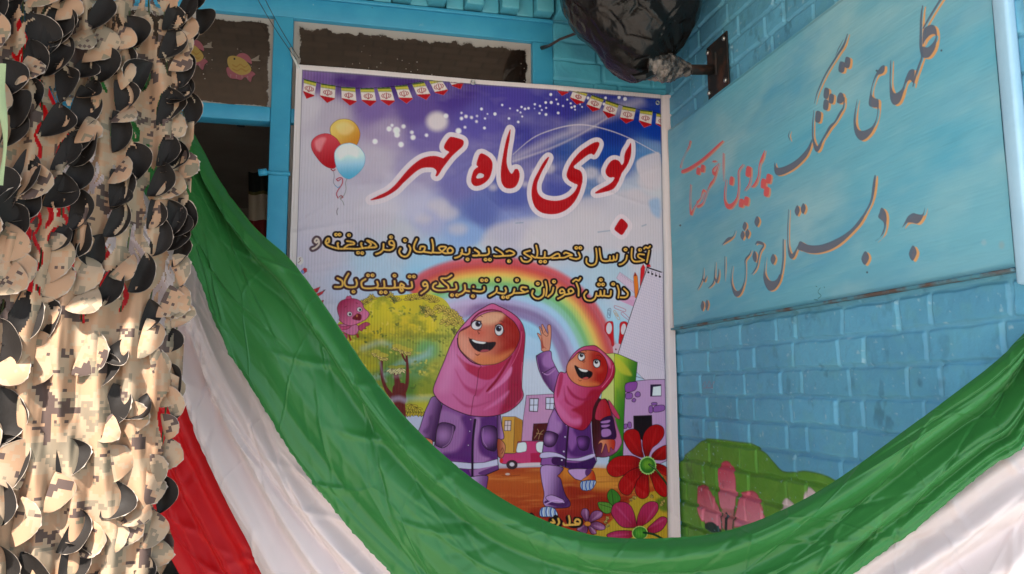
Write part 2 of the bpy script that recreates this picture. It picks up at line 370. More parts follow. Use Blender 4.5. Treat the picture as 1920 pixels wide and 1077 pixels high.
    c.poly('660,560 720,500 800,500 840,470 760,470 650,520',(172,184,200),alpha=.35,feather=12)
    c.poly('820,575 850,560 900,560 880,580 840,620',(190,170,195),alpha=.6,feather=8)
    return c
def draw_poster2(c):
    INK=(44,26,34); WH=(190,181,187)
    R=np.random.RandomState(3)
    E=(540,430,K5);F=(900,430,K5);G=(600,560,K5);H=(700,700,K5);I=(800,560,4.682);J=(760,770,6.73);K=(980,590,6.73);L=(980,750,6.73);M=(930,870,5.818);N=(1120,480,4.893);O=(1120,680,4.893);P=(540,480,5.385)
    # stationery on the right
    c.f=N
    c.poly('205,150 330,235 345,345 175,205',(190,172,188),sm=False,line=(150,130,150),lw=.5)
    for i in range(8): c.stroke('%d,%d %d,%d'%(222+i*14,172+i*9.5,218+i*14,180+i*9.5),(120,100,120),.5)
    c.poly('165,395 340,365 352,375 330,465',(192,140,170),sm=False,alpha=.8); c.poly('165,395 290,370 352,380 345,405',(198,165,185),sm=False,alpha=.7)
    c.poly('332,190 345,150 368,185 378,300 362,395 345,380',(200,120,50),sm=False,line=(130,70,40),lw=.6); c.poly('345,150 357,168 360,185 333,188',(150,60,40),sm=False)
    c.poly('398,120 420,75 437,105 430,180 395,280 392,270',(190,40,48),sm=False,line=(140,30,40),lw=.6); c.poly('450,80 480,75 490,100 450,110',(180,40,50),sm=False)
    for p,col in(('95,500 110,483 125,490 120,560 105,570 92,555 98,505 115,500 112,550',(90,90,120)),('155,465 170,458 255,490 258,508 240,510 165,482',(170,70,90)),('150,515 165,505 205,570 200,585 185,578 160,535 170,525 190,560',(180,140,90)),('220,525 240,520 295,575 288,590 230,545',(170,70,110))): c.stroke(p,col,.8,closed=True)
    for p in('68,660 72,630 95,605 125,600 145,615 150,700 150,815 132,822 125,780 90,720 70,690','205,640 215,612 245,602 275,615 270,660 245,740 210,820 195,800 205,700'): c.poly(p,(182,36,46),line=(130,26,36),lw=.7)
    c.ell(108,665,26,52,(192,186,192),rot=4); c.ell(240,672,22,50,(192,186,192),rot=8)
    c.poly('140,840 160,815 190,800 215,815 190,900 150,905',(190,170,180),sm=False); c.ell(170,858,8,8,(120,60,70))
    c.poly('455,100 590,150 602,150 612,900 640,1300 600,1300 190,900 330,470',(196,186,196),sm=False,line=(120,105,120),lw=.6)
    nb=c.poly('455,100 590,150 602,150 612,900 640,1300 600,1300 190,900 330,470',None,sm=False)
    d=np.array([130,45.]);e=np.array([-60,250.]);o=np.array([455,100.])
    for i in range(-9,34): a=o+d*i*.13;c.stroke('%g,%g %g,%g'%(*a,*(a+e*4.5)),(150,140,165),.45,clip=nb,alpha=.55)
    for i in range(0,36): a=o+e*i*.095-d*3;c.stroke('%g,%g %g,%g'%(*a,*(a+d*7)),(150,140,165),.45,clip=nb,alpha=.55)
    c.stroke('462,100 330,470 190,900',INK,1.3); c.stroke('458,108 585,150',INK,2.4)
    for x,y in((470,140),(505,155),(540,170),(575,180)): c.stroke('%d,%d %d,%d %d,%d'%(x-4,y-15,x-8,y,x-2,y+12),INK,1); c.ell(x-2,y+12,10,10,INK)
    # tree crown
    cr=PT('585,770 590,690 612,640 640,600 672,582 690,566 715,556 750,554 790,550 830,560 850,585 868,600 880,630 868,650 850,680 820,735 800,775 770,777 730,780')
    c.f=None
    tm=c.poly(cr,(176,160,58))
    c.field([(690,590,190,166,58),(740,575,196,168,56),(790,575,186,160,62),(840,610,178,160,84),(700,630,190,160,56),(760,620,196,164,58),(800,610,196,168,62),(720,660,128,136,70),(760,650,150,146,74),(800,660,120,150,110),(690,680,168,150,60),(740,700,100,124,70),(780,690,110,134,96),(820,690,160,148,78),(700,720,120,130,70),(760,730,96,120,56),(800,730,140,136,60),(650,620,180,160,60),(640,680,150,140,56),(740,760,168,152,62),(790,765,176,158,68),(850,650,176,160,86)],26,clip=tm)
    c.a+=(c.a*np.array([.02,.16,-.05]))*tm[...,None]
    n=vnoise(c.h,c.w,(26,18),9,4); c.a+=(lin((84,112,56))-c.a)*(np.clip((n-.56)*5,0,1)*.5*tm)[...,None]
    n=vnoise(c.h,c.w,(20,14),12,4); c.a+=(lin((206,184,88))-c.a)*(np.clip((n-.6)*5,0,1)*.5*tm)[...,None]
    c.f=G
    for p in('480,800 640,760 800,650 1000,590 1100,560','880,640 1000,600 1110,500','520,1030 760,1000 960,1000 1150,1000','430,500 600,440 700,470'): c.stroke(p,(160,180,186),9,alpha=.4,feather=6,clip=tm)
    def petals(x,y,n,a0,a1,l,w,fill=(186,164,76),ink=(60,52,34)):
        for k in range(n):
            a=math.radians(a0+(a1-a0)*k/max(n-1,1)); dx,dy=math.cos(a),math.sin(a); L_=l*(.8+.4*R.rand())
            c.poly('%g,%g %g,%g %g,%g %g,%g'%(x-dy*w*.4,y+dx*w*.4,x+dx*L_*.7-dy*w,y+dy*L_*.7+dx*w,x+dx*L_,y+dy*L_,x+dx*L_*.7+dy*w,y+dy*L_*.7-dx*w),fill,line=ink,lw=.55)
    for x,y in((430,60),(470,40),(520,10),(700,-10),(760,30),(900,20),(960,10),(1030,5),(1090,15),(1140,40)): petals(x,y,6,-170,-20,55,9)
    for x,y in((1060,130),(1100,170),(1180,110),(1230,130),(1290,160),(1340,170),(1370,210),(1260,240),(1310,260),(1380,250)): petals(x,y,7,-190,10,60,10,(190,168,90))
    for x,y in((1330,330),(1130,200),(1020,110),(730,20)): petals(x,y,5,-120,60,40,8,(130,130,70))
    for x,y,n in((360,430,5),(430,420,6),(380,390,4)): c.f=H; petals(x,y-80,n,20,160,60,9,(186,166,70))
    c.f=H
    for x in range(340,540,28): petals(x,385,3,60,120,48,9,(186,166,70))
    c.f=None
    for i in range(70):
        x,y=R.uniform(640,860),R.uniform(575,745)
        col=[(120,134,60),(206,186,96),(88,104,52),(150,146,66)][i%4]
        for k in range(4): c.ell(x+R.normal()*4,y+R.normal()*3,2.6,1.5,col,rot=R.rand()*180,alpha=.6,clip=tm,feather=.6)
    # trunk
    c.f=G; BR=(112,44,40)
    c.stroke('620,590,24 615,700,26 625,800,30 660,900,36 720,980,50',BR); c.stroke('865,560,20 875,700,28 870,850,34 840,940,36 790,990,50',BR)
    c.stroke('760,750,40 775,850,60 780,950,80 790,1050,80',BR); c.stroke('815,530,14 830,580,18 860,630,16',BR)
    c.f=H; c.poly('208,300 318,290 330,480 345,640 370,1000 230,1000 240,480',BR,sm=False); c.poly('205,120 310,100 325,190 318,300 208,300 190,210',BR)
    c.f=G; c.stroke('600,640 630,760 660,830',(170,160,180),3,alpha=.45,feather=3); c.stroke('730,1010 790,1000 850,1020',(170,160,180),9,alpha=.6,feather=4); c.stroke('740,780 800,770',(165,130,140),6,alpha=.5,feather=4)
    for x,y in((560,545),(610,575),(640,585)): petals(x,y,6,30,170,45,10,(200,180,110),(70,50,36)); c.ell(x,y-16,46,20,(178,164,76))
    for x,y in((770,490),(820,510),(880,530)): petals(x,y,6,30,170,45,10,(200,180,110),(70,50,36)); c.ell(x,y-16,50,20,(182,166,76))
    for x,y in((720,700),(770,705),(810,695)): petals(x,y,6,30,150,55,9,(205,195,150),(80,60,46)); c.ell(x,y-16,44,16,(150,150,70))
    # bird
    c.f=P; PK=(186,88,122);DP=(120,30,62)
    c.poly('640,690 700,700 715,740 690,790 630,800 560,770 470,725 480,705 540,690',(192,120,150),line=DP,lw=1)
    c.poly('470,725 500,700 560,712 640,705 600,740 540,750 510,790 490,760',PK,line=DP,lw=.9)
    for p in('520,780 500,830 540,800 550,850 575,805 580,870 600,800','715,745 745,760 760,740 790,735 780,720 830,692 790,670 740,690 710,715'): c.poly(p,(176,80,110),line=DP,lw=.9)
    c.poly('605,800 625,800 645,850 625,865',(150,60,40),sm=False); c.poly('680,790 710,785 720,825 695,830 690,805',(150,60,40),sm=False)
    c.poly('500,560 500,510 530,460 590,435 650,430 710,445 750,480 770,530 815,570 818,600 790,640 745,665 690,690 630,705 570,690 530,660 515,650 518,620',('L','520,470','720,680',(160,52,90),(200,120,152)),line=DP,lw=1)
    c.poly('585,435 600,405 615,410 628,400 640,430',PK,line=DP,lw=.7)
    for x,y,dx in((622,588,4),(722,542,6)): c.ell(x,y,26,25,(196,186,188),line=DP,lw=.8,rot=20); c.ell(x+dx,y+2,11,13,(30,20,26))
    c.poly('650,632 690,590 712,584 740,600 735,645 700,650',(120,24,36),line=DP,lw=.8); c.ell(695,605,9,14,(190,120,80)); 
    c.stroke('570,520 590,508',DP,1); c.stroke('685,475 705,480',DP,1)
    # pencil tips at the left
    for p in('130,155 165,122 190,130 190,160 150,185','240,345 325,312 300,365 260,385','270,390 375,345 345,385 290,418','315,455 360,448 345,500 320,490'): c.poly(p,(176,56,66),sm=False,line=(120,40,50),lw=.5)
    c.poly('125,160 150,140 165,165 150,185',(110,140,180),sm=False); c.poly('355,345 380,338 362,362',(90,70,80),sm=False); c.ell(120,50,36,42,(200,192,190)); c.stroke('105,70 125,50 115,30 130,20',(140,100,90),1.2)
    # houses, car and road
    c.f=H
    c.poly('1290,435 1420,435 1490,470 1490,800 1270,800',(190,148,76),sm=False,line=INK,lw=.7); c.poly('1415,440 1488,475 1480,790 1400,790',(172,122,52),sm=False); c.stroke('1415,440 1400,790',INK,.7)
    c.poly('1315,475 1378,475 1372,575 1310,575',(196,178,180),sm=False,line=INK,lw=1); c.stroke('1345,475 1340,575',INK,.8); c.stroke('1312,523 1376,523',INK,.8)
    c.poly('1530,222 1800,208 1830,220 1830,820 1480,690 1500,440',(182,140,170),sm=False,line=INK,lw=.8)
    n=vnoise(c.h,c.w,(60,50),15,3)
    for q in('1565,255 1650,255 1640,385 1560,380','1725,245 1810,245 1800,365 1722,360'):
        c.poly(q,(190,190,204),sm=False,line=INK,lw=1.4)
    c.stroke('1605,255 1598,385',INK,1); c.stroke('1562,320 1645,318',INK,1); c.stroke('1768,245 1762,362',INK,1); c.stroke('1724,305 1805,303',INK,1)
    c.poly('1600,505 1740,500 1740,670 1585,675',(90,34,36),sm=False,line=INK,lw=.6)
    for p in('1610,650 1650,590 1640,560','1650,660 1670,600 1700,570','1630,600 1690,610'): c.stroke(p,(180,150,110),.8)
    # ground
    c.f=M
    c.poly('-2400,-20 -1200,10 -200,40 0,55 60,50 480,35 760,30 1210,50 1900,60 1900,900 -2400,900',('L','0,60','0,700',(176,98,48),(160,66,32)),sm=False)
    gm=c.poly('-2400,-20 -1200,10 -200,40 0,55 60,50 480,35 760,30 1210,50 1900,60 1900,900 -2400,900',None,sm=False)
    c.poly('1000,50 1300,60 1500,180 1550,330 1350,300 1050,290 900,240',(192,140,66),alpha=.9,feather=9); c.poly('740,30 830,40 850,190 760,220 720,150',(192,130,56),alpha=.8,feather=6)
    c.poly('740,210 900,200 1100,290 1400,300 1560,340 1480,420 1200,560 950,480 800,460',(140,36,22),alpha=.8,feather=14)
    c.poly('380,520 700,480 1200,520 1250,700 900,700 500,650',(140,34,26),alpha=.75,feather=14)
    c.poly('-60,40 480,40 500,90 -60,110',(150,58,36),alpha=.6,feather=8)
    n=vnoise(c.h,c.w,(70,8),21,4); c.a+=(lin((206,150,86))-c.a)*(np.clip((n-.55)*4,0,1)*.35*gm)[...,None]
    n=vnoise(c.h,c.w,(60,7),22,4); c.a+=(lin((120,44,26))-c.a)*(np.clip((n-.58)*4,0,1)*.35*gm)[...,None]
    c.ell(125,112,26,12,(190,170,160)); c.stroke('60,125 110,130 200,128 260,122',(110,40,30),1,alpha=.7)
    c.f=H
    c.poly('1270,850 1300,805 1425,795 1440,700 1470,682 1640,680 1700,690 1700,900 1440,900 1290,905',(184,72,116),line=INK,lw=.9); c.poly('1570,800 1700,790 1700,895 1570,890',(168,40,84),sm=False)
    c.poly('1440,712 1460,695 1525,695 1530,770 1500,788 1432,790',(200,204,212),line=INK,lw=.7); c.poly('1630,700 1700,690 1700,790 1635,780',(200,204,212),line=INK,lw=.7)
    c.poly('1440,905 1680,895 1680,920 1445,935',(196,180,186)); c.ell(1385,915,54,45,(70,52,58),line=INK,lw=.8); c.ell(1385,912,24,20,(200,190,196)); c.ell(1278,875,18,26,(190,50,60))
    # green house, purple house
    c.f=K
    c.poly('1050,495 1160,488 1160,1700 900,1700 1000,980',(184,186,120),sm=False,line=INK,lw=.8)
    c.poly('1160,490 1220,505 1450,605 1430,800 1290,1900 1080,1900 1150,1400',('L','1160,600','1450,700',(168,182,70),(60,116,38)),sm=False,line=INK,lw=1)
    c.poly('1165,520 1300,640 1380,770 1250,740 1170,640',(186,178,70),alpha=.7,feather=3); c.f=O
    c.poly('170,270 230,340 260,420 230,900 180,900',(70,130,46),alpha=.5,feather=6); c.poly('100,900 230,800 235,980 100,990',(40,110,44),sm=False)
    c.poly('260,190 360,170 470,158 620,155 640,900 420,1000 235,860 245,500',(178,148,180),line=INK,lw=1,sm=False)
    for p in('262,195 360,178 360,235 330,262 262,270',): c.poly(p,(140,84,150),line=INK,lw=1)
    for p in('265,285 315,280 325,310 310,332 265,332','345,290 365,268 390,275 395,305 370,318 350,310','318,345 335,328 355,340 345,362 322,360','475,405 505,400 508,455 475,460','500,370 545,368 545,388 505,392','525,402 610,392 612,440 520,455','245,570 272,565 272,600 245,605','280,552 308,550 312,595 285,598'): c.poly(p,(140,96,156),line=INK,lw=1)
    c.poly('488,205 585,202 585,308 488,310',(50,34,66),sm=False,line=INK,lw=1); c.poly('512,225 583,215 583,303 505,305',(198,204,212),sm=False)
    c.poly('332,490 500,485 505,660 420,720 335,640',(34,22,30),sm=False,line=INK,lw=1)
    c.stroke('360,130 430,150',INK,.8)
    # tall girl: coat and arms, then scarf and face
    c.f=J; PU=(146,100,150);DPU=(74,28,88);LP=(168,128,170)
    c.poly('250,10 290,-80 340,-170 440,-150 450,60 380,370 320,370 230,345 165,285 190,200',('L','200,150','420,200',(158,116,164),(76,34,84)),line=INK,lw=1.3)
    c.poly('230,250 300,180 300,90 340,60 330,170 290,290 230,280',DPU,alpha=.45,feather=3)
    c.poly('140,420 165,360 210,335 330,370 345,430 320,490 300,480 260,440 230,480 240,520 200,520',('L','140,400','330,450',(160,60,40),(196,130,100)),line=INK,lw=1)
    c.poly('235,500 250,460 285,450 305,490 300,590 240,570',(56,70,140),line=INK,lw=.9); c.stroke('285,460 300,520 290,580',(180,190,210),3)
    for p in('170,380 185,420 175,470','200,400 205,450 195,490'): c.stroke(p,(90,30,24),1)
    c.poly('1155,60 1200,60 1215,180 1245,330 1220,365 1160,360',('L','1150,200','1240,200',(90,50,100),(170,130,172)),line=INK,lw=1.3)
    c.poly('1160,370 1215,375 1262,450 1240,570 1200,600 1165,560',('L','1150,450','1260,450',(140,60,44),(190,130,100)),line=INK,lw=1); c.stroke('1205,510 1225,470 1235,510 1215,545',(90,30,24),1)
    coat='455,-20 420,170 375,380 335,600 620,840 830,835 1000,820 1175,745 1150,400 1160,40 1000,0 700,-40 480,-150'
    cm=c.poly(coat,(136,84,140),line=INK,lw=1.4,sm=False)
    c.poly('440,0 700,80 740,200 700,420 600,520 480,560 340,600 400,300',(160,118,162),alpha=.8,feather=5,clip=cm)
    c.poly('700,90 850,90 840,660 700,640 440,600 480,540 640,520 730,420 770,260',(92,38,110),alpha=.85,feather=5,clip=cm)
    c.poly('950,100 1160,90 1160,620 1060,600 950,520 920,380 940,220',(88,36,108),alpha=.85,feather=4,clip=cm)
    c.poly('870,130 950,130 910,400 950,560 1060,610 860,650',(164,122,166),alpha=.9,feather=3,clip=cm)
    for x in range(470,1150,34): c.stroke('%d,120 %d,640'%(x,x-20),(110,60,120),.8,alpha=.35,clip=cm)
    c.poly('430,165 620,190 605,290 560,410 480,470 400,450 380,400',('R','480,310',190,(160,120,164),(66,24,76)),line=INK,lw=1.3); c.stroke('600,200 595,300 550,410 470,465',LP,.9)
    c.poly('970,215 1145,220 1145,490 1060,500 1000,460 965,380',('R','1010,340',190,(150,104,160),(56,18,66)),line=INK,lw=1.2); c.stroke('985,230 980,370 1030,460',LP,.9)
    c.poly('345,575 560,640 840,665 1000,655 1165,610 1168,690 1000,735 800,740 560,720 330,610',(188,184,202),line=INK,lw=.9,sm=False)
    c.poly('470,710 800,745 830,830 620,835',(100,44,118),sm=False,clip=cm); c.poly('860,745 1165,690 1170,740 1000,815 860,830',(160,118,162),sm=False,clip=cm); c.poly('920,790 1020,740 1165,695 1170,740 1000,815',(92,40,104),clip=cm,alpha=.8)
    c.stroke('880,120,34 850,400,28 845,830,30',(48,20,52))
    for x,y in((825,115),(814,264),(796,440)): c.ell(x,y,13,13,(70,30,80)); c.ell(x-1,y-1,7,7,(190,170,196))
    c.stroke('335,600 620,840 830,838 1000,820 1175,745',INK,1.6,sm=False)
    c.poly('790,850 1020,820 1035,900 1000,1040 900,1000 800,920',('L','820,900','1020,940',(178,150,184),(120,76,130)),line=INK,lw=1.2); c.poly('640,840 780,850 785,910',(150,60,40),sm=False)
    # scarf
    c.f=I
    sc_='575,45 640,70 720,110 790,160 835,215 860,290 862,380 850,520 840,650 835,780 850,855 800,930 700,1000 560,1035 400,1030 270,990 150,930 85,870 58,800 95,690 150,560 205,420 260,310 330,220 420,130 500,80'
    sm_=c.poly(sc_,('L','250,600','800,700',(190,112,152),(176,74,116)),line=(60,24,44),lw=1.5)
    c.poly('830,230 870,380 850,600 840,800 850,860 760,960 640,1010 700,850 720,700 760,500 800,400',(150,24,62),alpha=.85,feather=6,clip=sm_)
    c.poly('260,490 340,560 420,590 480,600 640,560 720,530 640,640 580,700 520,715 440,690 340,620',(166,36,72),alpha=.85,feather=2,clip=sm_)
    c.poly('250,620 320,740 400,790 480,790 540,740 460,850 420,850 330,780',(170,66,110),alpha=.8,feather=3,clip=sm_)
    c.poly('230,840 330,920 430,940 560,900 440,950 330,945',(160,60,104),alpha=.7,feather=3,clip=sm_)
    c.poly('725,520 745,520 640,700 540,815 530,800 620,690',(140,24,60),feather=1,clip=sm_)
    c.poly('740,600 745,650 700,720 600,800 540,830 640,730',(196,120,158),feather=2,clip=sm_); c.poly('720,810 690,870 600,940 500,980 600,900',(192,110,150),feather=3,clip=sm_)
    c.poly('120,700 200,480 240,440 330,600 250,600 200,800 100,820',(200,136,172),alpha=.6,feather=10,clip=sm_)
    c.stroke('470,590 480,600 460,620 450,700 430,840 415,860 400,940 388,1025',(110,20,50),1)
    c.stroke('835,290 820,420 760,560 700,650',(200,110,140),.8,clip=sm_); c.stroke('840,560 832,700 845,850 790,925',(205,120,150),.7,clip=sm_)
    face='275,340 300,280 390,230 420,190 470,150 560,118 650,120 700,150 770,210 812,290 815,350 800,400 760,470 700,530 620,570 540,582 470,580 400,545 330,490 285,430'
    fm=c.poly(face,('L','400,300','800,320',(198,132,112),(150,46,30)),line=(60,20,34),lw=1.5)
    c.poly('640,200 700,150 780,230 815,330 800,420 740,500 650,540 620,500 680,400 640,320',(150,28,22),alpha=.7,feather=9,clip=fm)
    c.poly('440,170 560,120 650,125 680,150 640,200 560,230 480,220',(202,160,134),alpha=.9,feather=6,clip=fm)
    c.poly('400,540 480,490 600,500 700,470 760,460 640,570 500,590',(196,128,84),alpha=.8,feather=8,clip=fm)
    c.poly('280,350 330,310 380,340 370,420 420,500 380,530 300,440',(204,150,132),alpha=.7,feather=7,clip=fm)
    c.ell(430,300,90,60,(186,84,72),alpha=.5,feather=10,clip=fm); c.ell(690,330,70,60,(160,60,50),alpha=.5,feather=10,clip=fm)
    c.stroke('290,290,10 380,240,12 400,190,14 470,125,16 570,100,14 660,115,8',(120,34,60)); c.stroke('270,350 280,430 330,500 400,560 470,582',(80,24,40),2)
    for x,y,rx,ry,r,px,py in((438,235,46,40,-15,452,222),(635,277,38,50,5,632,264)):
        c.ell(x,y,rx,ry,(200,194,196),rot=r,line=(40,20,30),lw=1.3); c.ell(px,py,26,27,(66,56,74)); c.ell(px+8,py-8,7,7,(170,170,190)); c.ell(px-4,py+3,12,12,(26,20,28))
    c.stroke('395,215 405,205 430,195 480,200',(40,20,30),1.4); c.stroke('600,240 630,228 665,240',(40,20,30),1.3); c.stroke('385,225 400,215',(40,20,30),1); c.stroke('672,280 682,285 680,300',(40,20,30),.9)
    c.stroke('450,160 470,152 490,160',(90,30,30),1); c.stroke('640,200 655,198 672,212',(90,30,30),1); c.stroke('470,280 448,285 452,300 462,305 455,312',(70,24,30),1)
    mm=c.poly('375,355 450,375 540,385 603,385 590,425 545,460 480,470 430,450 395,410',(40,24,34),line=(60,16,26),lw=1)
    c.poly('400,362 480,376 520,382 500,398 440,392 412,380',(205,200,200),clip=mm); c.poly('470,468 490,450 540,450 545,462 500,475',(160,80,90),clip=mm,feather=1)
    c.stroke('368,345 380,360',(80,20,30),1); c.stroke('425,484,3 445,498,9 468,486,3',(120,40,34))
    # small girl
    c.f=K
    c.poly('245,460 235,400 225,330 185,245 200,238 235,262 208,165 225,160 250,225 238,140 252,124 268,150 320,245 312,160 322,132 345,130 358,165 360,260 335,460',(192,138,118),line=(90,30,30),lw=1)
    c.poly('240,270 250,330 265,400 300,430 270,420 245,430 235,340',(150,50,40),alpha=.8,feather=1); c.stroke('245,230 300,275 322,255',(90,30,30),.8); c.stroke('262,235 300,190',(90,30,30),.5)
    c.poly('170,540 190,510 270,470 355,465 370,560 405,640 460,740 500,760 470,1100 400,1000 330,930 260,830 200,690',('L','190,800','420,700',(70,24,82),(150,104,156)),line=INK,lw=1.3)
    c.poly('250,560 300,500 350,480 365,560 390,630 330,670 260,640',(160,118,166),alpha=.8,feather=3); c.stroke('250,735 320,760 410,690',LP,2); c.stroke('245,750 330,700 400,660',INK,1.2); c.stroke('180,545 200,660 250,810 330,930',LP,.8)
    c.f=L
    c.poly('880,50 950,-20 1000,0 1060,0 1220,215 1160,230 1240,480 1245,560 1180,660 1080,715 960,720 880,660',('L','900,400','1240,500',(70,16,24),(150,84,120)),line=INK,lw=1.2)
    c.poly('950,60 1010,-10 1060,20 1110,150 1100,220 1040,250 960,260 910,220',('L','900,150','1110,150',(170,60,84),(160,24,34)),line=(90,16,36),lw=1)
    c.poly('1140,170 1190,330 1240,480 1240,560 1180,650 1160,620 1160,500 1180,400',(180,116,152),alpha=.8,feather=2); c.poly('1080,0 1140,70 1225,215 1200,240 1120,150',(176,70,100),line=INK,lw=.7)
    c.poly('985,260 1120,205 1160,330 1170,490 1000,490 990,420',(60,22,70),line=INK,lw=1); 
    for p in('990,275 1100,255 1080,290 1000,295','1000,320 1100,315 1060,345 1000,345','1000,380 1090,370 1115,430 1060,465 1000,460'): c.poly(p,(160,118,166))
    c.poly('950,565 985,510 1060,500 1160,510 1160,600 1140,630 1110,600 1100,655 1080,665 1060,580 1040,560 1000,665 988,660 1005,570 985,540',('L','980,560','1160,540',(200,140,110),(170,56,36)),line=(90,30,24),lw=.9)
    coat2='395,100 330,250 270,480 225,820 330,840 480,830 560,860 660,890 880,870 935,770 880,560 860,290 700,340 560,320 450,200'
    km=c.poly(coat2,(140,92,150),line=INK,lw=1.4,sm=False)
    c.poly('480,300 560,330 560,700 440,680 400,600 440,450',(82,34,100),alpha=.85,feather=4,clip=km); c.poly('640,360 860,300 890,650 760,720 600,700 560,560 620,640 690,500',(80,32,102),alpha=.85,feather=4,clip=km)
    c.poly('340,240 400,140 430,250 500,310 460,420 330,400',(166,126,170),alpha=.8,feather=4,clip=km)
    c.poly('300,395 440,435 430,510 390,580 330,595 275,570 262,500',('R','330,490',110,(160,120,164),(64,24,74)),line=INK,lw=1.2)
    c.poly('690,470 830,470 830,600 780,640 720,620 695,560',('R','730,540',110,(130,80,146),(60,22,76)),line=INK,lw=1)
    c.poly('235,670 370,660 480,690 530,720 560,735 700,735 890,680 900,720 760,770 560,760 430,720 230,735',(184,172,198),line=INK,lw=.8)
    c.poly('380,725 530,740 540,830 380,810',(72,28,84),clip=km); c.poly('545,790 700,790 920,720 930,780 870,870 680,885 540,840',(70,28,90),clip=km,feather=1)
    c.stroke('575,340,24 555,600,22 540,840,22',(48,20,52)); c.stroke('862,295 885,620 930,770',(190,170,200),.9)
    for x,y in((555,320),(535,468),(518,652),(492,760)): c.ell(x,y,10,9,(200,190,205))
    c.poly('245,830 500,850 480,920 440,960 480,1000 500,1080 540,1200 600,1300 560,1360 330,1360 260,1300 270,1180 235,1000',('L','280,1000','520,1050',(176,144,184),(96,56,108)),line=INK,lw=1.3)
    c.poly('580,880 860,880 830,970 760,1015 700,1010 640,980',(178,146,184),line=INK,lw=1.3); c.poly('800,880 865,880 830,970 790,940',(96,56,108))
    c.poly('740,1020 840,940 880,890 915,960 915,1040 840,1010',('L','760,980','910,1000',(196,130,70),(170,60,30)),line=INK,lw=.8)
    c.f=M
    c.poly('540,370 600,340 690,370 740,400 710,430 600,420',(176,144,184),line=INK,lw=1); c.poly('530,430 560,400 700,440 790,390 760,465 650,460',(84,44,98)); c.stroke('540,440 640,400 740,420',(190,160,200),2)
    for sh in('918,230 940,190 1080,182 1078,230 1040,280 970,292 930,275','472,545 490,490 540,468 610,475 655,510 668,575 560,578 490,575'):
        s2=c.poly(sh,(186,196,214),line=INK,lw=1.3)
        q=PT(sh); x0,x1=q[:,0].min(),q[:,0].max();y0,y1=q[:,1].min(),q[:,1].max()
        for k in range(4):
            x=x0+(x1-x0)*(.12+.25*k); c.stroke('%g,%g %g,%g %g,%g'%(x+12,y0,x,(y0+y1)/2,x+10,y1),(84,110,160),3.4,clip=s2); c.stroke('%g,%g %g,%g %g,%g'%(x-8,y0,x-20,(y0+y1)/2,x-10,y1),(40,40,70),.8,clip=s2)
    # small girl's scarf and face
    c.f=K
    sc2='460,740 540,735 560,640 610,540 680,460 760,410 840,395 910,392 970,430 1050,500 1120,570 1160,640 1165,740 1130,830 1060,920 1000,980 960,1050 900,1150 880,1250 870,1330 830,1400 760,1460 660,1440 560,1400 480,1320 420,1200 395,1080 400,960'
    m2=c.poly(sc2,('L','420,950','1000,1100',(188,98,140),(166,40,78)),line=(70,20,44),lw=1.5)
    c.poly('860,960 1000,940 1100,840 1160,700 1150,850 1000,990 900,1160 870,1330 760,1460 620,1430 720,1420 750,1300 680,1240 620,1200 760,1120',(150,22,50),alpha=.85,feather=3,clip=m2)
    c.poly('560,900 640,1000 760,1060 900,1020 800,1090 660,1060 580,980',(150,34,74),alpha=.8,feather=2,clip=m2); c.poly('470,750 510,760 490,900 440,1050 430,950',(160,40,80),alpha=.8,feather=2,clip=m2); c.poly('520,900 540,1030 600,1120 700,1180 600,1150 530,1080',(160,50,90),alpha=.8,feather=2,clip=m2)
    c.poly('410,1080 520,1200 620,1310 720,1310 730,1380 640,1390 520,1330 430,1220',(196,116,156),alpha=.7,feather=4,clip=m2); c.poly('960,440 1060,530 1110,600 1110,680 1060,600 980,490',(196,120,152),alpha=.8,feather=3,clip=m2)
    c.stroke('1140,640 1120,760 1060,850 1000,920',(205,130,160),.8,clip=m2)
    f2='552,680 580,600 640,540 700,480 780,450 880,455 970,480 1030,540 1065,620 1070,720 1040,820 980,890 900,910 800,912 700,890 620,840 565,760'
    m3=c.poly(f2,('L','650,700','1050,720',(196,128,98),(160,36,24)),line=(70,20,34),lw=1.4)
    c.poly('880,480 980,490 1050,600 1060,740 1000,860 900,900 860,860 920,780 900,680 860,560',(158,26,20),alpha=.75,feather=8,clip=m3)
    c.ell(640,640,70,60,(200,150,125),alpha=.6,feather=10,clip=m3); c.ell(960,690,50,40,(190,90,70),alpha=.6,feather=6,clip=m3); c.poly('640,830 760,850 900,850 960,890 800,915 700,890',(200,130,80),alpha=.7,feather=6,clip=m3)
    for x,y,rx,ry,r,px,py in((742,535,44,50,-10,742,515),(933,620,44,52,-12,928,600)):
        c.ell(x,y,rx,ry,(202,196,196),rot=r,line=(36,18,26),lw=1.5); c.ell(px,py,24,24,(34,24,34)); c.ell(px+7,py-8,6,6,(190,190,200))
    c.stroke('690,490 720,478 790,490',(36,18,26),1.3); c.stroke('890,580 930,562 985,590',(36,18,26),1.3); c.stroke('745,460 790,450 800,470',(80,26,26),1); c.stroke('930,520 960,512 990,540',(80,26,26),1)
    c.stroke('780,560 760,570 750,590 775,605 770,585 790,590',(100,36,30),1)
    m4=c.poly('655,645 720,680 820,705 880,735 860,790 800,815 730,800 690,750',(30,16,24),line=(70,16,24),lw=1.2); c.poly('705,678 760,690 820,705 800,725 740,715',(206,200,198),clip=m4); c.poly('750,810 800,790 830,800 800,820',(190,90,90),clip=m4)
    c.stroke('700,820,3 720,838,8 745,828,3',(120,40,34))
    # grass and flowers
    c.f=M
    c.poly('1180,690 1280,600 1400,500 1480,400 1600,340 1860,330 1900,900 1080,900 1100,740',(172,148,56),feather=2)
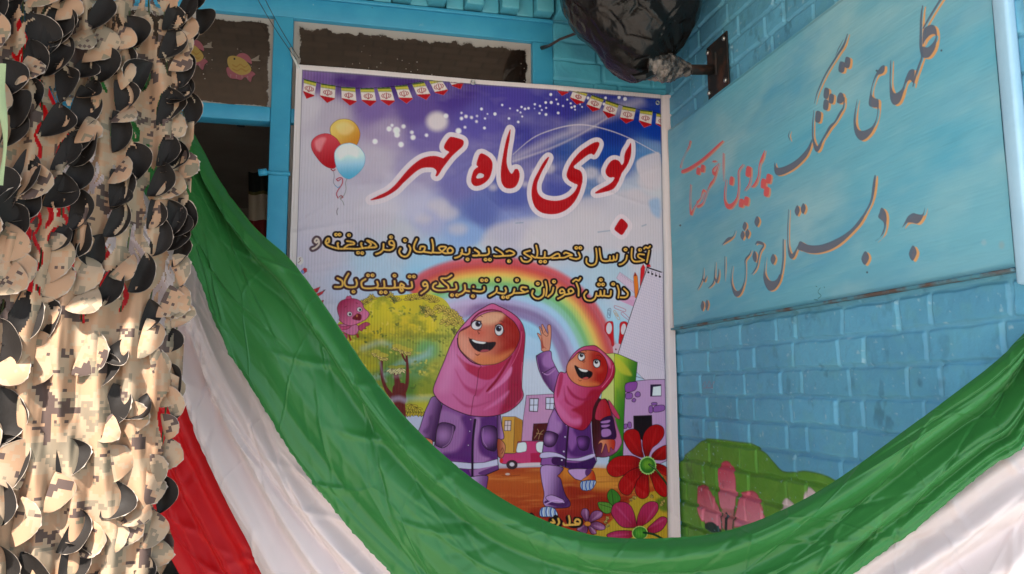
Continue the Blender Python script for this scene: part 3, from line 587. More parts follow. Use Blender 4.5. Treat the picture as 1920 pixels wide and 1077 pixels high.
    c.poly('1740,400 1860,360 1870,520 1760,480',(70,110,40),alpha=.8,feather=4); c.poly('1300,620 1500,560 1560,640 1500,720',(140,130,50),alpha=.8,feather=6)
    for x,y,a in((1215,640,200),(1230,610,220),(1240,680,190),(1480,410,250),(1510,390,270),(1700,335,90),(1830,450,200),(1840,430,230)): petals(x,y,4,a-30,a+30,40,7,(184,166,100))
    c.poly('1215,330 1260,275 1330,320 1360,390 1300,440 1260,450 1225,400',(70,122,48),line=INK,lw=1.1); c.stroke('1262,290 1285,440',INK,.8); c.poly('1110,425 1160,415 1240,430 1270,470 1250,530 1190,540 1130,490',(96,136,60),line=INK,lw=1.1); c.stroke('1130,440 1260,480',INK,.8)
    def flower(cx,cy,pets,col,dk,lt):
        for p in pets:
            q=PT(p); c.poly(p,('R','%g,%g'%(cx,cy),260,dk,col),line=(50,12,24),lw=1.2)
            far=q[np.argmax(np.hypot(q[:,0]-cx,q[:,1]-cy))]; mid=(far*.75+np.array([cx,cy])*.25); en=(far*.35+np.array([cx,cy])*.65)
            c.stroke('%g,%g,10 %g,%g,26 %g,%g,6'%(far[0]*.92+cx*.08,far[1]*.92+cy*.08,*mid,*en),lt,alpha=.5,feather=2)
    flower(1000,650,['990,640 930,560 940,500 980,488 1015,520 1015,600','1010,640 1040,540 1100,510 1160,530 1150,580 1080,620','1020,660 1100,630 1180,670 1190,710 1130,725 1060,700','1000,670 1060,700 1095,760 1040,760','975,665 930,690 880,720 980,760 1000,700'],(160,110,150),(100,50,90),(186,150,180)); c.ell(998,655,36,26,(190,130,60),line=(100,60,40),lw=.8)
    flower(1570,755,['1530,690 1380,690 1290,600 1255,520 1290,440 1370,415 1450,440 1500,520 1530,640','1545,690 1545,580 1600,460 1690,410 1760,430 1770,500 1720,580 1640,650','1650,710 1720,640 1800,580 1860,590 1865,640 1800,730 1690,760','1490,735 1330,730 1230,760 1210,790 1300,860 1480,800','1540,820 1500,900 1600,950 1640,860'],(160,50,92),(130,18,30),(180,90,130))
    c.ell(1570,755,82,72,(58,118,46),line=(170,190,120),lw=1.4); c.ell(1575,750,50,45,(90,150,60),feather=5); c.stroke('1610,750 1720,770 1820,820',(30,70,44),4)
    flower(1655,25,['1600,0 1560,-60 1450,-90 1300,-70 1210,20 1230,110 1310,145 1420,110 1560,40','1590,30 1450,80 1360,170 1335,250 1380,325 1450,340 1500,280 1540,180 1620,80','1630,80 1540,180 1515,280 1550,360 1610,382 1665,340 1670,240 1660,120','1660,70 1700,180 1740,290 1800,350 1860,355 1880,260 1800,150 1720,70','1700,30 1780,40 1880,140 1890,60 1760,0'],(160,22,26),(96,8,14),(180,50,50))
    c.f=O
    flower(462,945,['420,870 330,840 270,770 240,690 260,630 330,610 380,640 400,720 410,800','440,860 415,760 425,660 480,590 550,570 605,600 610,670 560,740 500,790 470,860','520,890 500,850 560,790 640,760 660,830 620,890','530,930 600,940 650,980 650,1040 560,1000'],(158,20,26),(96,8,14),(176,44,44))
    c.ell(462,945,72,76,(52,112,44),line=(160,190,120),lw=1.6); c.ell(460,935,42,42,(110,150,56),feather=5)
    for k in range(22):
        a=k/22*6.283; c.ell(462+74*math.cos(a),945+78*math.sin(a),7,7,(150,186,120))
    c.stroke('475,935 540,985 600,1060 640,1120',(28,66,40),3.6); c.stroke('478,938 540,980 600,1050',(120,160,100),.8)
    # message lettering
    def script(groups,dark,fill,wo=11.4,wi=3.1):
        for f,strokes,dots in groups:
            c.f=f
            for p in strokes: c.stroke(p,dark,wo)
            for p in dots: x,y=map(float,p.split(',')); c.ell(x,y,40,36,dark)
        for f,strokes,dots in groups:
            c.f=f
            for p in strokes: c.stroke(p,fill,wi)
            for p in dots: x,y=map(float,p.split(',')); c.ell(x,y,19,17,fill); c.ell(x+4,y-2,5,5,dark)
    YE=(204,166,92); BK=(40,18,22)
    script([(E,['300,120 282,135 268,118 285,95 305,108 308,150 275,185 245,198'],[])],(100,78,86),(196,180,170))
    script([(E,['395,160 375,135 390,100 410,95 408,130 380,140','395,160 430,175 505,195 600,195 690,198 745,190 800,185 880,180 870,150 830,125 790,115 830,150 800,185','505,195 495,150 500,140','590,120 650,130 660,150 600,160 560,190','745,190 730,150 735,140','1060,165 1020,155 1012,130 1035,115 1058,135 1060,180 1030,208 985,210 950,200','955,150 950,205 920,235 880,250','1210,165 1225,200 1205,255 1170,275 1130,260 1112,225 1125,195','1288,100 1262,160 1262,200 1290,225 1350,225 1370,180 1330,175 1320,200','1350,225 1400,232 1445,232 1450,160 1440,105','1445,232 1520,235 1560,205 1580,180 1530,175 1510,195 1560,238 1600,240 1640,234 1648,206 1622,186 1596,205 1600,238','1740,205 1738,245 1710,275 1670,288','1815,200 1812,240 1780,255 1730,240','1868,205 1905,235 1900,262 1850,265'],
      ['480,55','515,55','610,60','1030,80','1170,112','700,237','742,240','1795,302']),
      (F,['-50,210 -10,235 -20,262 -60,265','85,195 90,240 60,260 0,262 -10,262','160,200 215,235 230,265 165,272 140,268','230,268 310,262 345,240 300,215 265,225','500,215 440,235 470,260 515,290 480,325 430,320 410,290','515,265 560,285 575,230 562,165','575,285 640,285 650,230','650,285 700,285 760,250 790,250 790,285 720,290','790,285 840,285 890,265 920,260 860,235 840,245','900,285 960,300 1000,280 985,235','1160,195 1168,280 1155,345 1105,362 1065,335 1065,295','1195,195 1205,270 1225,315 1290,315 1300,275','1300,315 1335,310 1335,270 1345,308 1365,300 1372,255','1470,265 1460,310 1425,345 1395,355','1520,195 1515,280 1540,322 1600,322 1640,310','1640,255 1590,250 1580,275 1610,295 1640,310','1690,215 1680,270 1668,330','1640,195 1660,180 1680,190 1700,172'],
      ['55,305','98,305','290,320','605,325','650,325','962,188','1002,188','1455,205','1600,208'])],BK,YE)
    script([(E,['495,490 540,515 545,560 520,577 470,577','605,445 570,510 572,560 610,580 675,575 690,540 680,505','775,500 735,530 745,580 800,592 880,585 900,560 890,525','890,590 960,585 960,520','960,588 1060,585 1065,520','1060,588 1130,580 1160,565 1130,545 1120,580 1130,620 1150,610 1140,585 1200,592 1240,580 1235,530','1385,565 1358,570 1350,545 1372,530 1392,550 1392,595 1330,645','1635,462 1590,490 1530,495 1560,535 1600,570 1595,605 1500,612 1450,590 1455,555 1480,540','1600,605 1660,605 1685,590 1678,550','1768,560 1770,610 1745,640 1710,655','1770,615 1840,620 1855,575'],
      ['655,625','800,462','845,462','1065,465','1215,475','1258,475','930,632','975,632','1640,660','1690,660','1850,670'])],(76,40,44),YE)
    script([(F,['-70,615 0,625 40,610 42,580','170,590 160,630 95,670','180,635 240,645 262,620 255,590','345,600 330,645 290,665','340,640 430,635 480,620','465,585 420,580 410,605 440,625','640,600 635,660 590,695 545,685 520,650 530,615','655,525 668,590 660,665','735,585 722,635 680,675','835,635 805,640 800,615 825,600 845,625 840,660 780,695','845,655 900,645 935,625 915,595 885,610 895,645','965,540 985,600 985,665','930,525 960,505 985,515 1005,490','1065,625 1040,660 1060,705 1110,715 1150,690 1165,640','1165,665 1200,665 1205,620 1215,665 1240,660 1245,615','1240,665 1300,668 1310,620','1375,565 1390,625 1382,685','1440,595 1480,640 1460,680 1405,682'],
      ['20,512','62,512','180,507','232,680','275,680','370,510','578,545','740,525','1190,553','1230,553','1208,508','1332,550'])],BK,YE)
    # bottom line
    c.f=M
    for p in('870,610 920,620 910,660 820,665 790,590','600,620 690,665','380,565 400,590','650,590 700,640'): c.stroke(p,(30,12,14),11)
    for p in('905,655 860,640 880,605 915,620 905,660 830,665','830,665 750,668 735,650','795,570 805,620 800,660','680,600 690,640 670,670','620,610 640,640 600,640'): c.stroke(p,YE,3.6)
    c.f=None
def draw_panel(c):
    n1=vnoise(c.h,c.w,(200,60),31,4); n2=vnoise(c.h,c.w,(150,90),32,4); n3=vnoise(c.h,c.w,(110,12),33,4); n4=vnoise(c.h,c.w,(420,110),34,2)
    yy,xx=np.mgrid[0:c.h,0:c.w]
    # strokes slope a little across the board
    def sh(n,k):
        off=(xx*k).astype(int); return n[(yy+off)%c.h,xx]
    n1=sh(n1,.12);n3=sh(n3,.1)
    A=lin((108,164,178));B=lin((82,150,176));D=lin((144,182,186));G=lin((84,164,184))
    def mix(col,m): c.a[:]=c.a+(col-c.a)*m[...,None]
    c.a[:]=A
    mix(B,np.clip((n1-.42)*2.8,0,1)*.95); mix(D,np.clip((n2-.48)*2.8,0,1)*.75); mix(G,np.clip((n4-.5)*4,0,1)*.5); mix(D,np.clip((n3-.56)*2.5,0,1)*.22); mix(lin((76,130,148)),np.clip((.44-n3)*2.5,0,1)*.22)
    S1=(1260,240,5.985);S2=(1440,50,3.714);S3=(1580,0,3.714);S4=(1280,380,5.127);S5=(1460,320,5.387)
    GR=(84,96,112);OR=(206,150,92);RD=(200,82,82);RO=(196,140,112)
    def dm(x,y,rx,ry): return '%g,%g %g,%g %g,%g %g,%g'%(x,y-ry,x+rx,y-ry*.1,x-rx*.05,y+ry,x-rx,y+ry*.1)
    def rh(x,y,rx,ry): return '%g,%g %g,%g %g,%g %g,%g'%(x-rx*.6,y-ry,x+rx,y-ry*.7,x+rx*.6,y+ry,x-rx,y+ry*.8)
    J=[] # (frame, kind, points, group)
    def S(f,g,*ps):
        for p in ps: J.append((f,'s',p,g))
    def Q(f,g,*ps):
        for p in ps: J.append((f,'p',p,g))
    # first line
    Q(S3,0,'290,455 262,470 230,520 205,590 186,680 183,735 215,750 240,755 235,820 205,880 150,910 112,905 92,860 92,780 103,690 90,740 76,830 80,910 100,960 135,980 180,950 220,890 245,800 250,700 225,686 206,670 202,640 212,590 240,530 275,515 292,490')
    S(S3,0,'555,45,10 546,120,16 543,220,18 543,330,22 550,395,14 530,460,18 505,540,16 492,600,10','700,-30,18 660,30,16 600,130,16 562,195,12')
    Q(S3,0,'560,215 590,182 630,175 652,210 655,270 640,340 605,395 570,405 545,390 542,330 560,325 590,330 625,300 645,262 640,240 610,245 575,280 556,310')
    Q(S3,0,'500,490 465,490 440,540 415,615 370,650 348,630 335,570 338,420 328,470 326,600 331,690 350,728 375,730 402,705 425,640 440,585 470,558 492,575')
    S(S2,0,'550,55,10 525,130,22 480,200,18 400,330,16 345,450,14 322,535,5','522,92,4 490,150,10 468,200,4','318,585,6 310,680,14 312,780,18 335,850,36 355,840,36 378,790,18 405,745,22 432,700,26 465,665,16 500,605,22 525,560,14 530,500,14')
    Q(S2,0,'305,785 270,850 200,925 120,972 62,982 46,945 43,1000 60,1035 110,1030 190,985 265,910 298,840','482,490 500,460 522,470 528,510 510,535 480,530')
    Q(S2,0,rh(348,628,20,38),rh(405,465,19,36),rh(440,502,18,32),rh(402,545,19,34),rh(512,282,22,36),rh(552,250,20,36)); S(S2,0,'152,725,3 142,760,12 152,795,4')
    # name in red
    S(S1,1,'202,155,36 185,215,28 150,280,8 110,370,12 92,440,26','570,150,22 520,195,36 420,290,48 300,390,52 180,465,54 110,492,52','572,290,22 570,420,26 574,600,6','490,372,18 452,382,12 470,372,20','525,395,6 490,430,16 450,480,36 478,515,46 520,410,10','490,510,24 460,590,34 430,630,42 400,690,16 375,760,18 340,850,26 285,885,36','280,835,34 318,790,18 345,705,36 372,725,14 345,800,12','205,640,20 198,760,16 200,890,26 215,965,48 250,890,20 285,840,20')
    S(S1,1,'604,580,12 590,700,24 592,810,34 625,880,64 680,865,60 735,770,30 745,620,24 742,490,26 795,412,14','885,450,12 880,560,20 860,640,24 815,705,10','1038,258,16 1012,335,50 978,420,24 968,540,26 932,630,40 888,668,8')
    for x,y,a,b in((292,485,22,38),(340,455,22,40),(664,594,22,46),(780,845,28,45),(836,822,26,48),(855,490,30,56),(1028,625,30,52),(1085,570,28,50),(1062,715,30,52)): Q(S1,1,rh(x,y,a,b))
    # second line
    S(S4,0,'505,270,6 480,330,18 430,358,42 378,405,6','475,610,8 462,720,18 478,820,36 512,878,66 560,850,44 595,745,18 600,610,16 602,550,26 642,500,22 658,455,6','700,402,14 722,382,30 780,408,26 742,480,24 716,600,22 692,650,22 660,690,6','405,520,12 402,640,18 396,752,4','312,570,6 306,680,22 290,770,24 242,822,8','345,640,10 342,700,30 322,755,44 302,720,18','197,625,6 190,720,20 165,790,20 136,838,6','228,700,6 208,750,36 190,735,18','968,358,18 966,520,26 948,670,26 920,760,30')
    Q(S4,0,dm(597,228,22,44),dm(576,315,21,46),dm(622,300,21,46),dm(715,182,25,52),dm(870,545,25,52),dm(187,993,18,50),dm(229,985,16,52),'672,520 690,465 712,500 712,560 690,570','800,515 782,640 775,720 790,790 820,840 850,850 890,830 930,770 950,700 930,690 905,735 870,755 830,745 800,700 790,640')
    S(S5,0,'100,395,10 92,560,18 95,740,20 115,850,50 145,862,48 185,790,22 215,740,24')
    Q(S5,0,'215,715 280,745 360,757 460,740 600,680 720,600 800,510 880,400 930,290 950,150 972,50 985,65 975,180 945,310 890,420 820,540 720,650 620,740 520,800 400,835 300,833 230,810 195,795','1040,375 1080,420 1090,500 1075,590 1050,650 975,715 1010,690 1040,640 1062,570 1055,520 1005,475 1015,430','1480,370 1455,440 1400,440 1360,430 1310,460 1280,510 1250,575 1300,530 1350,528 1400,538 1440,505 1470,440',dm(187,405,26,55),dm(248,385,26,55),dm(873,885,40,70),dm(1357,835,40,78))
    for pas in(0,1):
        for f,k,p,g in J:
            a=PT(p,f)
            if a.shape[1]==3: a[:,2]/=f[2]
            col=(RD if g else GR) if pas else (RO if g else OR)
            if pas==0:
                sc=.45+ (a[:,0].mean()-1270)/480*.75
                a[:,0]+=4.6*sc; a[:,1]+=2.0*sc
            c.f=None
            if k=='s': c.stroke(a,col,alpha=.95)
            else: c.poly(a,col,alpha=.95)
    for p in('1538,540 1534,548 1540,555 1534,560','1530,537 1532,538','1545,538 1546,540','1527,562 1532,563'): c.stroke(p,(40,90,90),1.2)
    for x,y in((1644,133),(1765,95),(1276,423),(1626,511)): c.ell(x,y,2,2,(70,90,100))
    c.ell(1845,455,5,6,(130,165,175),alpha=.7,feather=2); c.ell(1878,460,5,7,(130,150,150),alpha=.6,feather=3)
def draw_bricks(c):
    n=vnoise(c.h,c.w,(70,40),41,4); n2=vnoise(c.h,c.w,(14,14),42,3)
    c.a[:]=lin((88,152,178)); c.a+=(lin((78,138,168))-c.a)*np.clip((n-.4)*3,0,1)[...,None]*.7
    yy=np.linspace(1,0,c.h)[:,None]
    c.a+=(lin((92,150,156))-c.a)*(np.clip((n2-.55)*5,0,1)*.3)[...,None]
    W=(1270,810,5.386); c.f=W
    gm=c.poly('-60,370 20,345 90,245 180,170 290,80 420,78 600,100 780,125 850,180 920,230 1000,320 1080,400 1200,410 1310,398 1440,420 1560,460 1640,500 1900,560 1900,1500 -60,1500',(84,136,44),line=(66,108,40),lw=2)
    c.a+=(lin((108,150,56))-c.a)*(np.clip((n2-.5)*4,0,1)*.35*gm)[...,None]
    for p,q in(('495,300 545,310 575,360 605,450 615,560 605,700 585,790 470,780 440,680 425,560 420,440 440,350',(500,600)),('225,590 240,545 290,545 350,600 400,700 450,800 470,980 300,920 245,850 222,740',(330,780)),('655,640 720,605 780,600 830,640 855,720 870,800 890,890 600,960 610,820',(760,760))):
        c.poly(p,('L','%d,%d'%(q[0]-10,q[1]-320),'%d,%d'%(q[0]+60,q[1]+260),(182,64,84),(206,128,142)),line=(160,60,72),lw=1.5)
    c.poly('470,790 540,780 600,810 590,970 480,970',(180,110,112),feather=2); c.stroke('515,840,46 510,980,40',(28,48,44)); c.stroke('445,770,16 460,860,18 470,970,26',(70,80,60)); c.stroke('600,760,16 590,860,20 580,970,26',(80,80,60)); c.poly('300,930 370,910 440,970 460,1010 330,1010',(28,56,50))
    c.stroke('680,760 760,850',(190,130,130),3,alpha=.6,feather=2); c.stroke('330,600 370,740',(196,150,150),3,alpha=.6,feather=2)
    for p in('1070,780 1090,700 1130,678 1200,730 1240,800 1080,860','1305,660 1325,600 1360,565 1410,600 1450,680 1320,720'): c.poly(p,(196,176,172),line=(170,150,150),lw=1.5)
    c.f=None
    for p in('1320,724 1325,716 1328,726 1333,715 1337,725 1341,716','1322,728 1340,727'): c.stroke(p,(150,110,130),1.3,alpha=.7)
# ------------------------------------------------------------------ materials used
def painted(name, rough, spec, bscale=120, bstr=.15, coat=0.0):
    m = Mat(name, rough=rough, spec=spec); at_ = m.n('ShaderNodeAttribute', attribute_name='paint'); m.color(at_.outputs['Color'])
    v = m.coord('Object'); m.bump(m.noise(v, bscale, 5), bstr, .0015)
    m.b.inputs['Coat Weight'].default_value = coat; m.b.inputs['Coat Roughness'].default_value = .25
    m.rough(m.ramp(m.noise(v, 9, 5), [(.3, (rough-.1,)*3), (.7, (rough+.12,)*3)])); return m
M_print = painted('printed_plastic', .42, .14, 45, .12, .03)
M_board = painted('painted_board', .5, .35, 160, .12)
M_brick = painted('painted_brick', .5, .4, 190, .35)
def turq(name, base, dark, rough=.45, chips=True):
    m = Mat(name, rough=rough, spec=.45); v = m.coord('Object')
    c = m.mix(m.ramp(m.noise(v, 11, 5), [(.35, (0,)*3), (.7, (1,)*3)]), base, dark)
    if chips:
        c = m.mix(m.ramp(m.noise(v, 26, 6, .65), [(.66, (0,)*3), (.70, (1,)*3)]), c, A(120, 165, 180))
        c = m.mix(m.ramp(m.noise(m.coord('Object', (1, 1.4, 1.2)), 38, 6, .7), [(.70, (0,)*3), (.72, (1,)*3)]), c, A(70, 60, 58))
    m.color(c); m.bump(m.noise(v, 70, 5), .25, .002); return m.m
M_frame = turq('frame_paint', A(50, 138, 172), A(60, 148, 178))
M_corn = turq('cornice_paint', A(84, 160, 176), A(70, 146, 164))
m = Mat('window_glass', A(38, 30, 26), .05, 1.0, IOR=1.95)          # dark glass with a dirty, paint-smeared rim
uvn = m.n('ShaderNodeTexCoord'); sx = m.n('ShaderNodeSeparateXYZ'); m.l(uvn.outputs['UV'], sx.inputs[0])
v = m.coord('Object'); nz = m.noise(v, 24, 6, .65)
ex = m.math('MINIMUM', m.math('MINIMUM', sx.outputs[0], sx.outputs[1]), sx.outputs[2])
ax = m.n('ShaderNodeAttribute', attribute_name='paint')
dirt = m.ramp(m.math('ADD', ax.outputs['Fac'], m.math('MULTIPLY', m.math('SUBTRACT', nz, .5), .9)), [(.62, (0,)*3), (.74, (1,)*3)])
vo = m.n('ShaderNodeTexVoronoi', i_Scale=70.0, i_Randomness=1.0); m.l(v, vo.inputs['Vector'])
spk = m.math('MULTIPLY', m.ramp(vo.outputs['Distance'], [(.09, (1,)*3), (.14, (0,)*3)]), m.ramp(m.noise(v, 5, 3), [(.5, (0,)*3), (.56, (1,)*3)]))
fac = m.math('MAXIMUM', dirt, spk)
m.color(m.mix(fac, A(30, 22, 18), A(140, 128, 118))); m.rough(m.ramp(fac, [(0, (.06,)*3), (1, (.7,)*3)])); M_glass = m.m
# ------------------------------------------------------------------ setting
def plain(name, col, col2, scale, rough=.85, bstr=.3, bd=.004):
    m = Mat(name, col, rough, .25); v = m.coord('Object'); m.color(m.mix(m.ramp(m.noise(v, scale, 5), [(.35, (0,)*3), (.68, (1,)*3)]), col, col2)); m.bump(m.noise(v, scale*9, 5), bstr, bd); return m
mg = plain('paving', (.50, .45, .39), (.42, .38, .33), 1.5)
bt = mg.n('ShaderNodeTexBrick', i_Scale=3.0, i_Mortar_Size=.012); mg.l(mg.coord('Object'), bt.inputs['Vector']); bt.inputs['Color1'].default_value = (.42, .37, .32, 1); bt.inputs['Color2'].default_value = (.36, .32, .275, 1); bt.inputs['Mortar'].default_value = (.22, .2, .18, 1); mg.color(bt.outputs[0])
g = MB(); g.v = [(-150, -150, 0), (150, -150, 0), (150, 150, 0), (-150, 150, 0)]; g.f = [[0, 1, 2, 3]]
o = g.build('ground', mg.m); o['kind'] = 'structure'
mc = Mat('ceiling_brick', rough=.8, spec=.2)
bt = mc.n('ShaderNodeTexBrick', i_Scale=4.2, i_Mortar_Size=.014); mc.l(mc.coord('Object'), bt.inputs['Vector'])
bt.inputs['Color1'].default_value = (.20, .135, .09, 1); bt.inputs['Color2'].default_value = (.14, .092, .06, 1); bt.inputs['Mortar'].default_value = (.06, .042, .032, 1); mc.color(bt.outputs[0]); mc.bump(bt.outputs['Fac'], .6, .006)
NA, NB = at(-70, 500, 1.30), at(352, 500, 1.42)                         # the line the net hangs along
_dn = NB-NA; _dn[2] = 0; _dn /= np.linalg.norm(_dn)
def sunproj(p, z, H=2.9): t = (H-z)/math.tan(SUN_EL); return (p[0]+SUN_AZ[0]*t, p[1]+SUN_AZ[1]*t)
_e = NB-_dn*.035; _a, _b, _c = sunproj(NA-_dn*1.2, 1.74), sunproj(_e, 1.60), sunproj(_e, .55)
ROOF = [(-5, _a[1]), _a, _b, _c, (-1.35, -2.72), (-.84, -2.56), (-.05, -1.70), (1.5, -1.70), (1.5, .6), (-5, .6)]  # unseen outline shaped along sun rays: lower net lit, entrance kept in shade
r = MB(); n = len(ROOF); r.v = [(x, y, 2.9) for x, y in ROOF]+[(x, y, 3.08) for x, y in ROOF]
r.f = [list(range(n))[::-1], list(range(n, 2*n))]+[[i, (i+1) % n, n+(i+1) % n, n+i] for i in range(n)]
o = r.build('ceiling', mc.m); o['kind'] = 'structure'
hall = MB()
HX0, HX1, HY, HZ = -4.2, -.3, 4.0, 2.95
hall.v = [(HX0, .12, .01), (HX1, .12, .01), (HX1, HY, .01), (HX0, HY, .01), (HX0, .12, HZ), (HX1, .12, HZ), (HX1, HY, HZ), (HX0, HY, HZ)]
hall.f = [[0, 1, 2, 3], [4, 7, 6, 5], [1, 5, 6, 2], [0, 3, 7, 4], [3, 2, 6, 7]]
o = hall.build('hall_interior', plain('hall_plaster', (.28, .25, .22), (.22, .19, .17), 3).m); o['kind'] = 'structure'
# ------------------------------------------------------------------ right brick wall
def smst(x): x = np.clip(x, 0, 1); return x*x*(3-2*x)
def brick_relief(s, z, seed, z0=1.474, pitch=.46):
    """height of the painted brick face at distance s along the wall and height z (arrays)"""
    R = np.random.RandomState(seed)
    zz = z+.0014*np.sin(s*9+z*3)+.0006*np.sin(s*31); k = np.floor((zz-z0)/.07).astype(int)
    dz = np.minimum((zz-z0)-k*.07, (k+1)*.07-(zz-z0))
    off = np.where(k % 2 == 0, .189, .424)+.012*np.sin(k*2.3)
    t = np.mod(s-off, pitch); rep = np.floor((s-off)/pitch).astype(int)
    e = np.array([0, .09, .275, .46]); j = np.clip(np.searchsorted(e, t, side='right')-1, 0, 2)
    jit = np.sin(k*12.9898+rep*78.233+j*37.7)*43758.5; jit = jit-np.floor(jit)
    jit2 = np.sin(k*3.17+rep*11.3+j*5.1+1.3)*9631.7; jit2 = jit2-np.floor(jit2)
    dx = np.minimum(t-e[j], e[j+1]-t)
    wv = .0012*np.sin(s*57+k)+.0012*np.sin(z*71+j*2+rep)
    a, b = dx-.0028-.0022*jit+wv, dz-.0030-.002*jit2+wv
    rr = .004; d = np.where((a < rr) & (b < rr), rr-np.hypot(np.maximum(rr-a, 0), np.maximum(rr-b, 0)), np.minimum(a, b))
    return smst(d/.0032+.1)*(.0064+.0026*(jit-.5))+(s*0+(t-.1)*.006*(jit2-.5)), jit
def relief_noise(h, w_, px, seed):
    return (vnoise(h, w_, .10/px, seed, 4)-.5)*.0022+(vnoise(h, w_, .016/px, seed+1, 3)-.5)*.0018+(vnoise(h, w_, .007/px, seed+2, 2)-.5)*.0005
wall_r = thing('brick_wall', (0, -1.45, 0), 'turquoise painted brick wall on the right, with a painted green bush and pink flowers at its foot', 'wall', 'painted brick walls of the entrance')
def wall_map(p, W0, Z1, px):
    q = np.array([on_x(a, b, 0.0) for a, b in p]); return np.column_stack([(-q[:, 1]-W0)/px, (Z1-q[:, 2])/px])
px = .0026; W0, W1, Z0, Z1 = 0.0, 2.6, .95, 2.92
gw, gh = int((W1-W0)/px), int((Z1-Z0)/px)
cv = Canvas(gw, gh, lambda p: wall_map(p, W0, Z1, px), .0020/px, (84, 144, 168)); draw_bricks(cv)
ss, zz = np.meshgrid(W0+np.arange(gw)*px, Z1-np.arange(gh)*px)
hgt, jj = brick_relief(ss, zz, 1); hgt = hgt+relief_noise(gh, gw, px, 71)
cv.a += (lin((168, 196, 206))-cv.a)*smst((ss-1.44)/.03)[..., None]; cv.a *= (1+.16*(jj-.5))[..., None]  # outer bricks blended paler to imitate sunlight; then random tone per brick
grime = np.clip((vnoise(gh, gw, (9, 16), 77, 3)-.62)*6, 0, 1)*np.clip((vnoise(gh, gw, (90, 60), 78, 2)-.4)*3, 0, 1); cv.a *= (1-.35*grime)[..., None]
chip = np.clip((vnoise(gh, gw, (5, 4), 79, 2)-.80)*12, 0, 1); cv.a += (lin((150, 180, 190))-cv.a)*(chip*.6)[..., None]
joint = np.clip(1-hgt/.003, 0, 1)[..., None]; cv.a += (lin((110, 166, 186))-cv.a)*joint*.30*(cv.a[..., 2:3] > cv.a[..., 0:1]*1.5)
grid('painted_bricks', np.stack([-hgt, -ss, zz], -1)[::-1], M_brick.m, wall_r, cols=np.clip(cv.a*KA, 0, .8)[::-1])
MW = turq('wall_paint', A(84, 144, 168), A(76, 132, 160), .55, False)
MB().box((.012, 0, 0), (.25, -3.1, 2.9)).build('wall_core', MW, wall_r)
b = MB().box((-.003, -.012, 0), (.0119, -3.1, .95)).build('plinth', MW, wall_r)
MB().box((-.003, -2.6, .95), (.0119, -3.1, 2.9)).build('wall_face', turq('sunlit_tone', A(168, 196, 206), A(160, 190, 202), .55, False), wall_r)  # paler base colour stands in for sunlight and bounces it onto the drapes
# ------------------------------------------------------------------ signboard on that wall
BZ0, BZ1, BY1 = 1.699, 2.394, 1.405
BY0 = .03
board = thing('painted_signboard', (-.01, -.7, BZ0), 'large turquoise painted board with grey, orange and red hand lettered Persian greeting', 'signboard')
px = .0013; gw, gh = int((BY1-BY0)/px), int((BZ1-BZ0)/px)
BX = -.021
def board_map(p):
    q = np.array([on_x(a, b, BX) for a, b in p]); return np.column_stack([(-q[:, 1]-BY0)/px, (BZ1-q[:, 2])/px])
cv = Canvas(gw, gh, board_map, .00135/px, (100, 148, 158)); draw_panel(cv); pass
ss, zz = np.meshgrid(BY0+np.arange(gw)*px, BZ1-np.arange(gh)*px)
edge = np.minimum(np.minimum(ss-BY0, BY1-ss+.02), np.minimum(zz-BZ0, BZ1-zz))
hx = (vnoise(gh, gw, (.3/px, .12/px), 51, 3)-.5)*.004+(vnoise(gh, gw, (.05/px, .004/px), 52, 2)-.5)*.0005-.004*(1-smst(edge/.012))
grid('lettered_panel', np.stack([BX-hx, -ss, zz], -1)[::-1], M_board.m, board, cols=np.clip(cv.a*KA, 0, .8)[::-1])
MB().box((-.0165, -BY0-.001, BZ0+.001), (-.0095, -BY1+.001, BZ1-.001)).build('backing', MW, board)
m = turq('strip_paint', A(150, 185, 205), A(136, 174, 196), .4, False)
MB().box((-.026, -BY1-.0005, BZ0-.03), (-.004, -BY1-.032, 2.88), .006).build('side_strip', m, board, True)
mr = Mat('rusty_ledge', rough=.8, spec=.2); v = mr.coord('Object', (1, 1, 1)); mr.color(mr.mix(mr.ramp(mr.noise(v, 16, 5), [(.45, (0,)*3), (.62, (1,)*3)]), A(72, 120, 134), A(86, 72, 66)))
led = MB(); led.box((-.031, -BY0, BZ0-.007), (-.0095, -BY1, BZ0-.0005), .002).build('bottom_ledge', mr.m, board)
# ------------------------------------------------------------------ back wall, cornice
wall_b = thing('brick_wall', (-.2, 0, 0), 'turquoise painted brick wall above and beside the entrance frame, with a toothed brick cornice', 'wall', 'painted brick walls of the entrance')
px = .003; W0, W1, Z0, Z1 = -.425, 0.0, .95, 2.92
gw, gh = int((W1-W0)/px)+1, int((Z1-Z0)/px)
ss, zz = np.meshgrid(W0+np.arange(gw)*px, Z1-np.arange(gh)*px)
hgt, jj = brick_relief(ss+3, zz+.035, 4); hgt = hgt+relief_noise(gh, gw, px, 91)
cc = np.zeros((gh, gw, 3)); cc[:] = lin((74, 156, 176)); n_ = vnoise(gh, gw, (60, 40), 95, 4); cc += (lin((66, 136, 158))-cc)*np.clip((n_-.45)*4, 0, 1)[..., None]
grid('painted_bricks', np.stack([ss, -hgt, zz], -1)[::-1], M_brick.m, wall_b, cols=np.clip(cc*KA, 0, .8)[::-1])
MB().box((-.425, .012, 0), (.25, .25, 2.9)).build('wall_core', MW, wall_b)
MB().box((-.425, -.003, 0), (-.012, .0119, .95)).build('plinth', MW, wall_b)
MB().box((-4, 0, 0), (-2.3, .25, 2.9)).build('side_wall', MW, wall_b)
MB().box((-2.5, -1.25, 0), (-2.281, -.001, 2.9)).build('shade_wall', MW, wall_b)  # unseen wall added to darken the left end of the drapes
MB().box((-2.3, .02, 2.772), (-.425, .25, 2.9)).build('lintel', M_corn, wall_b)
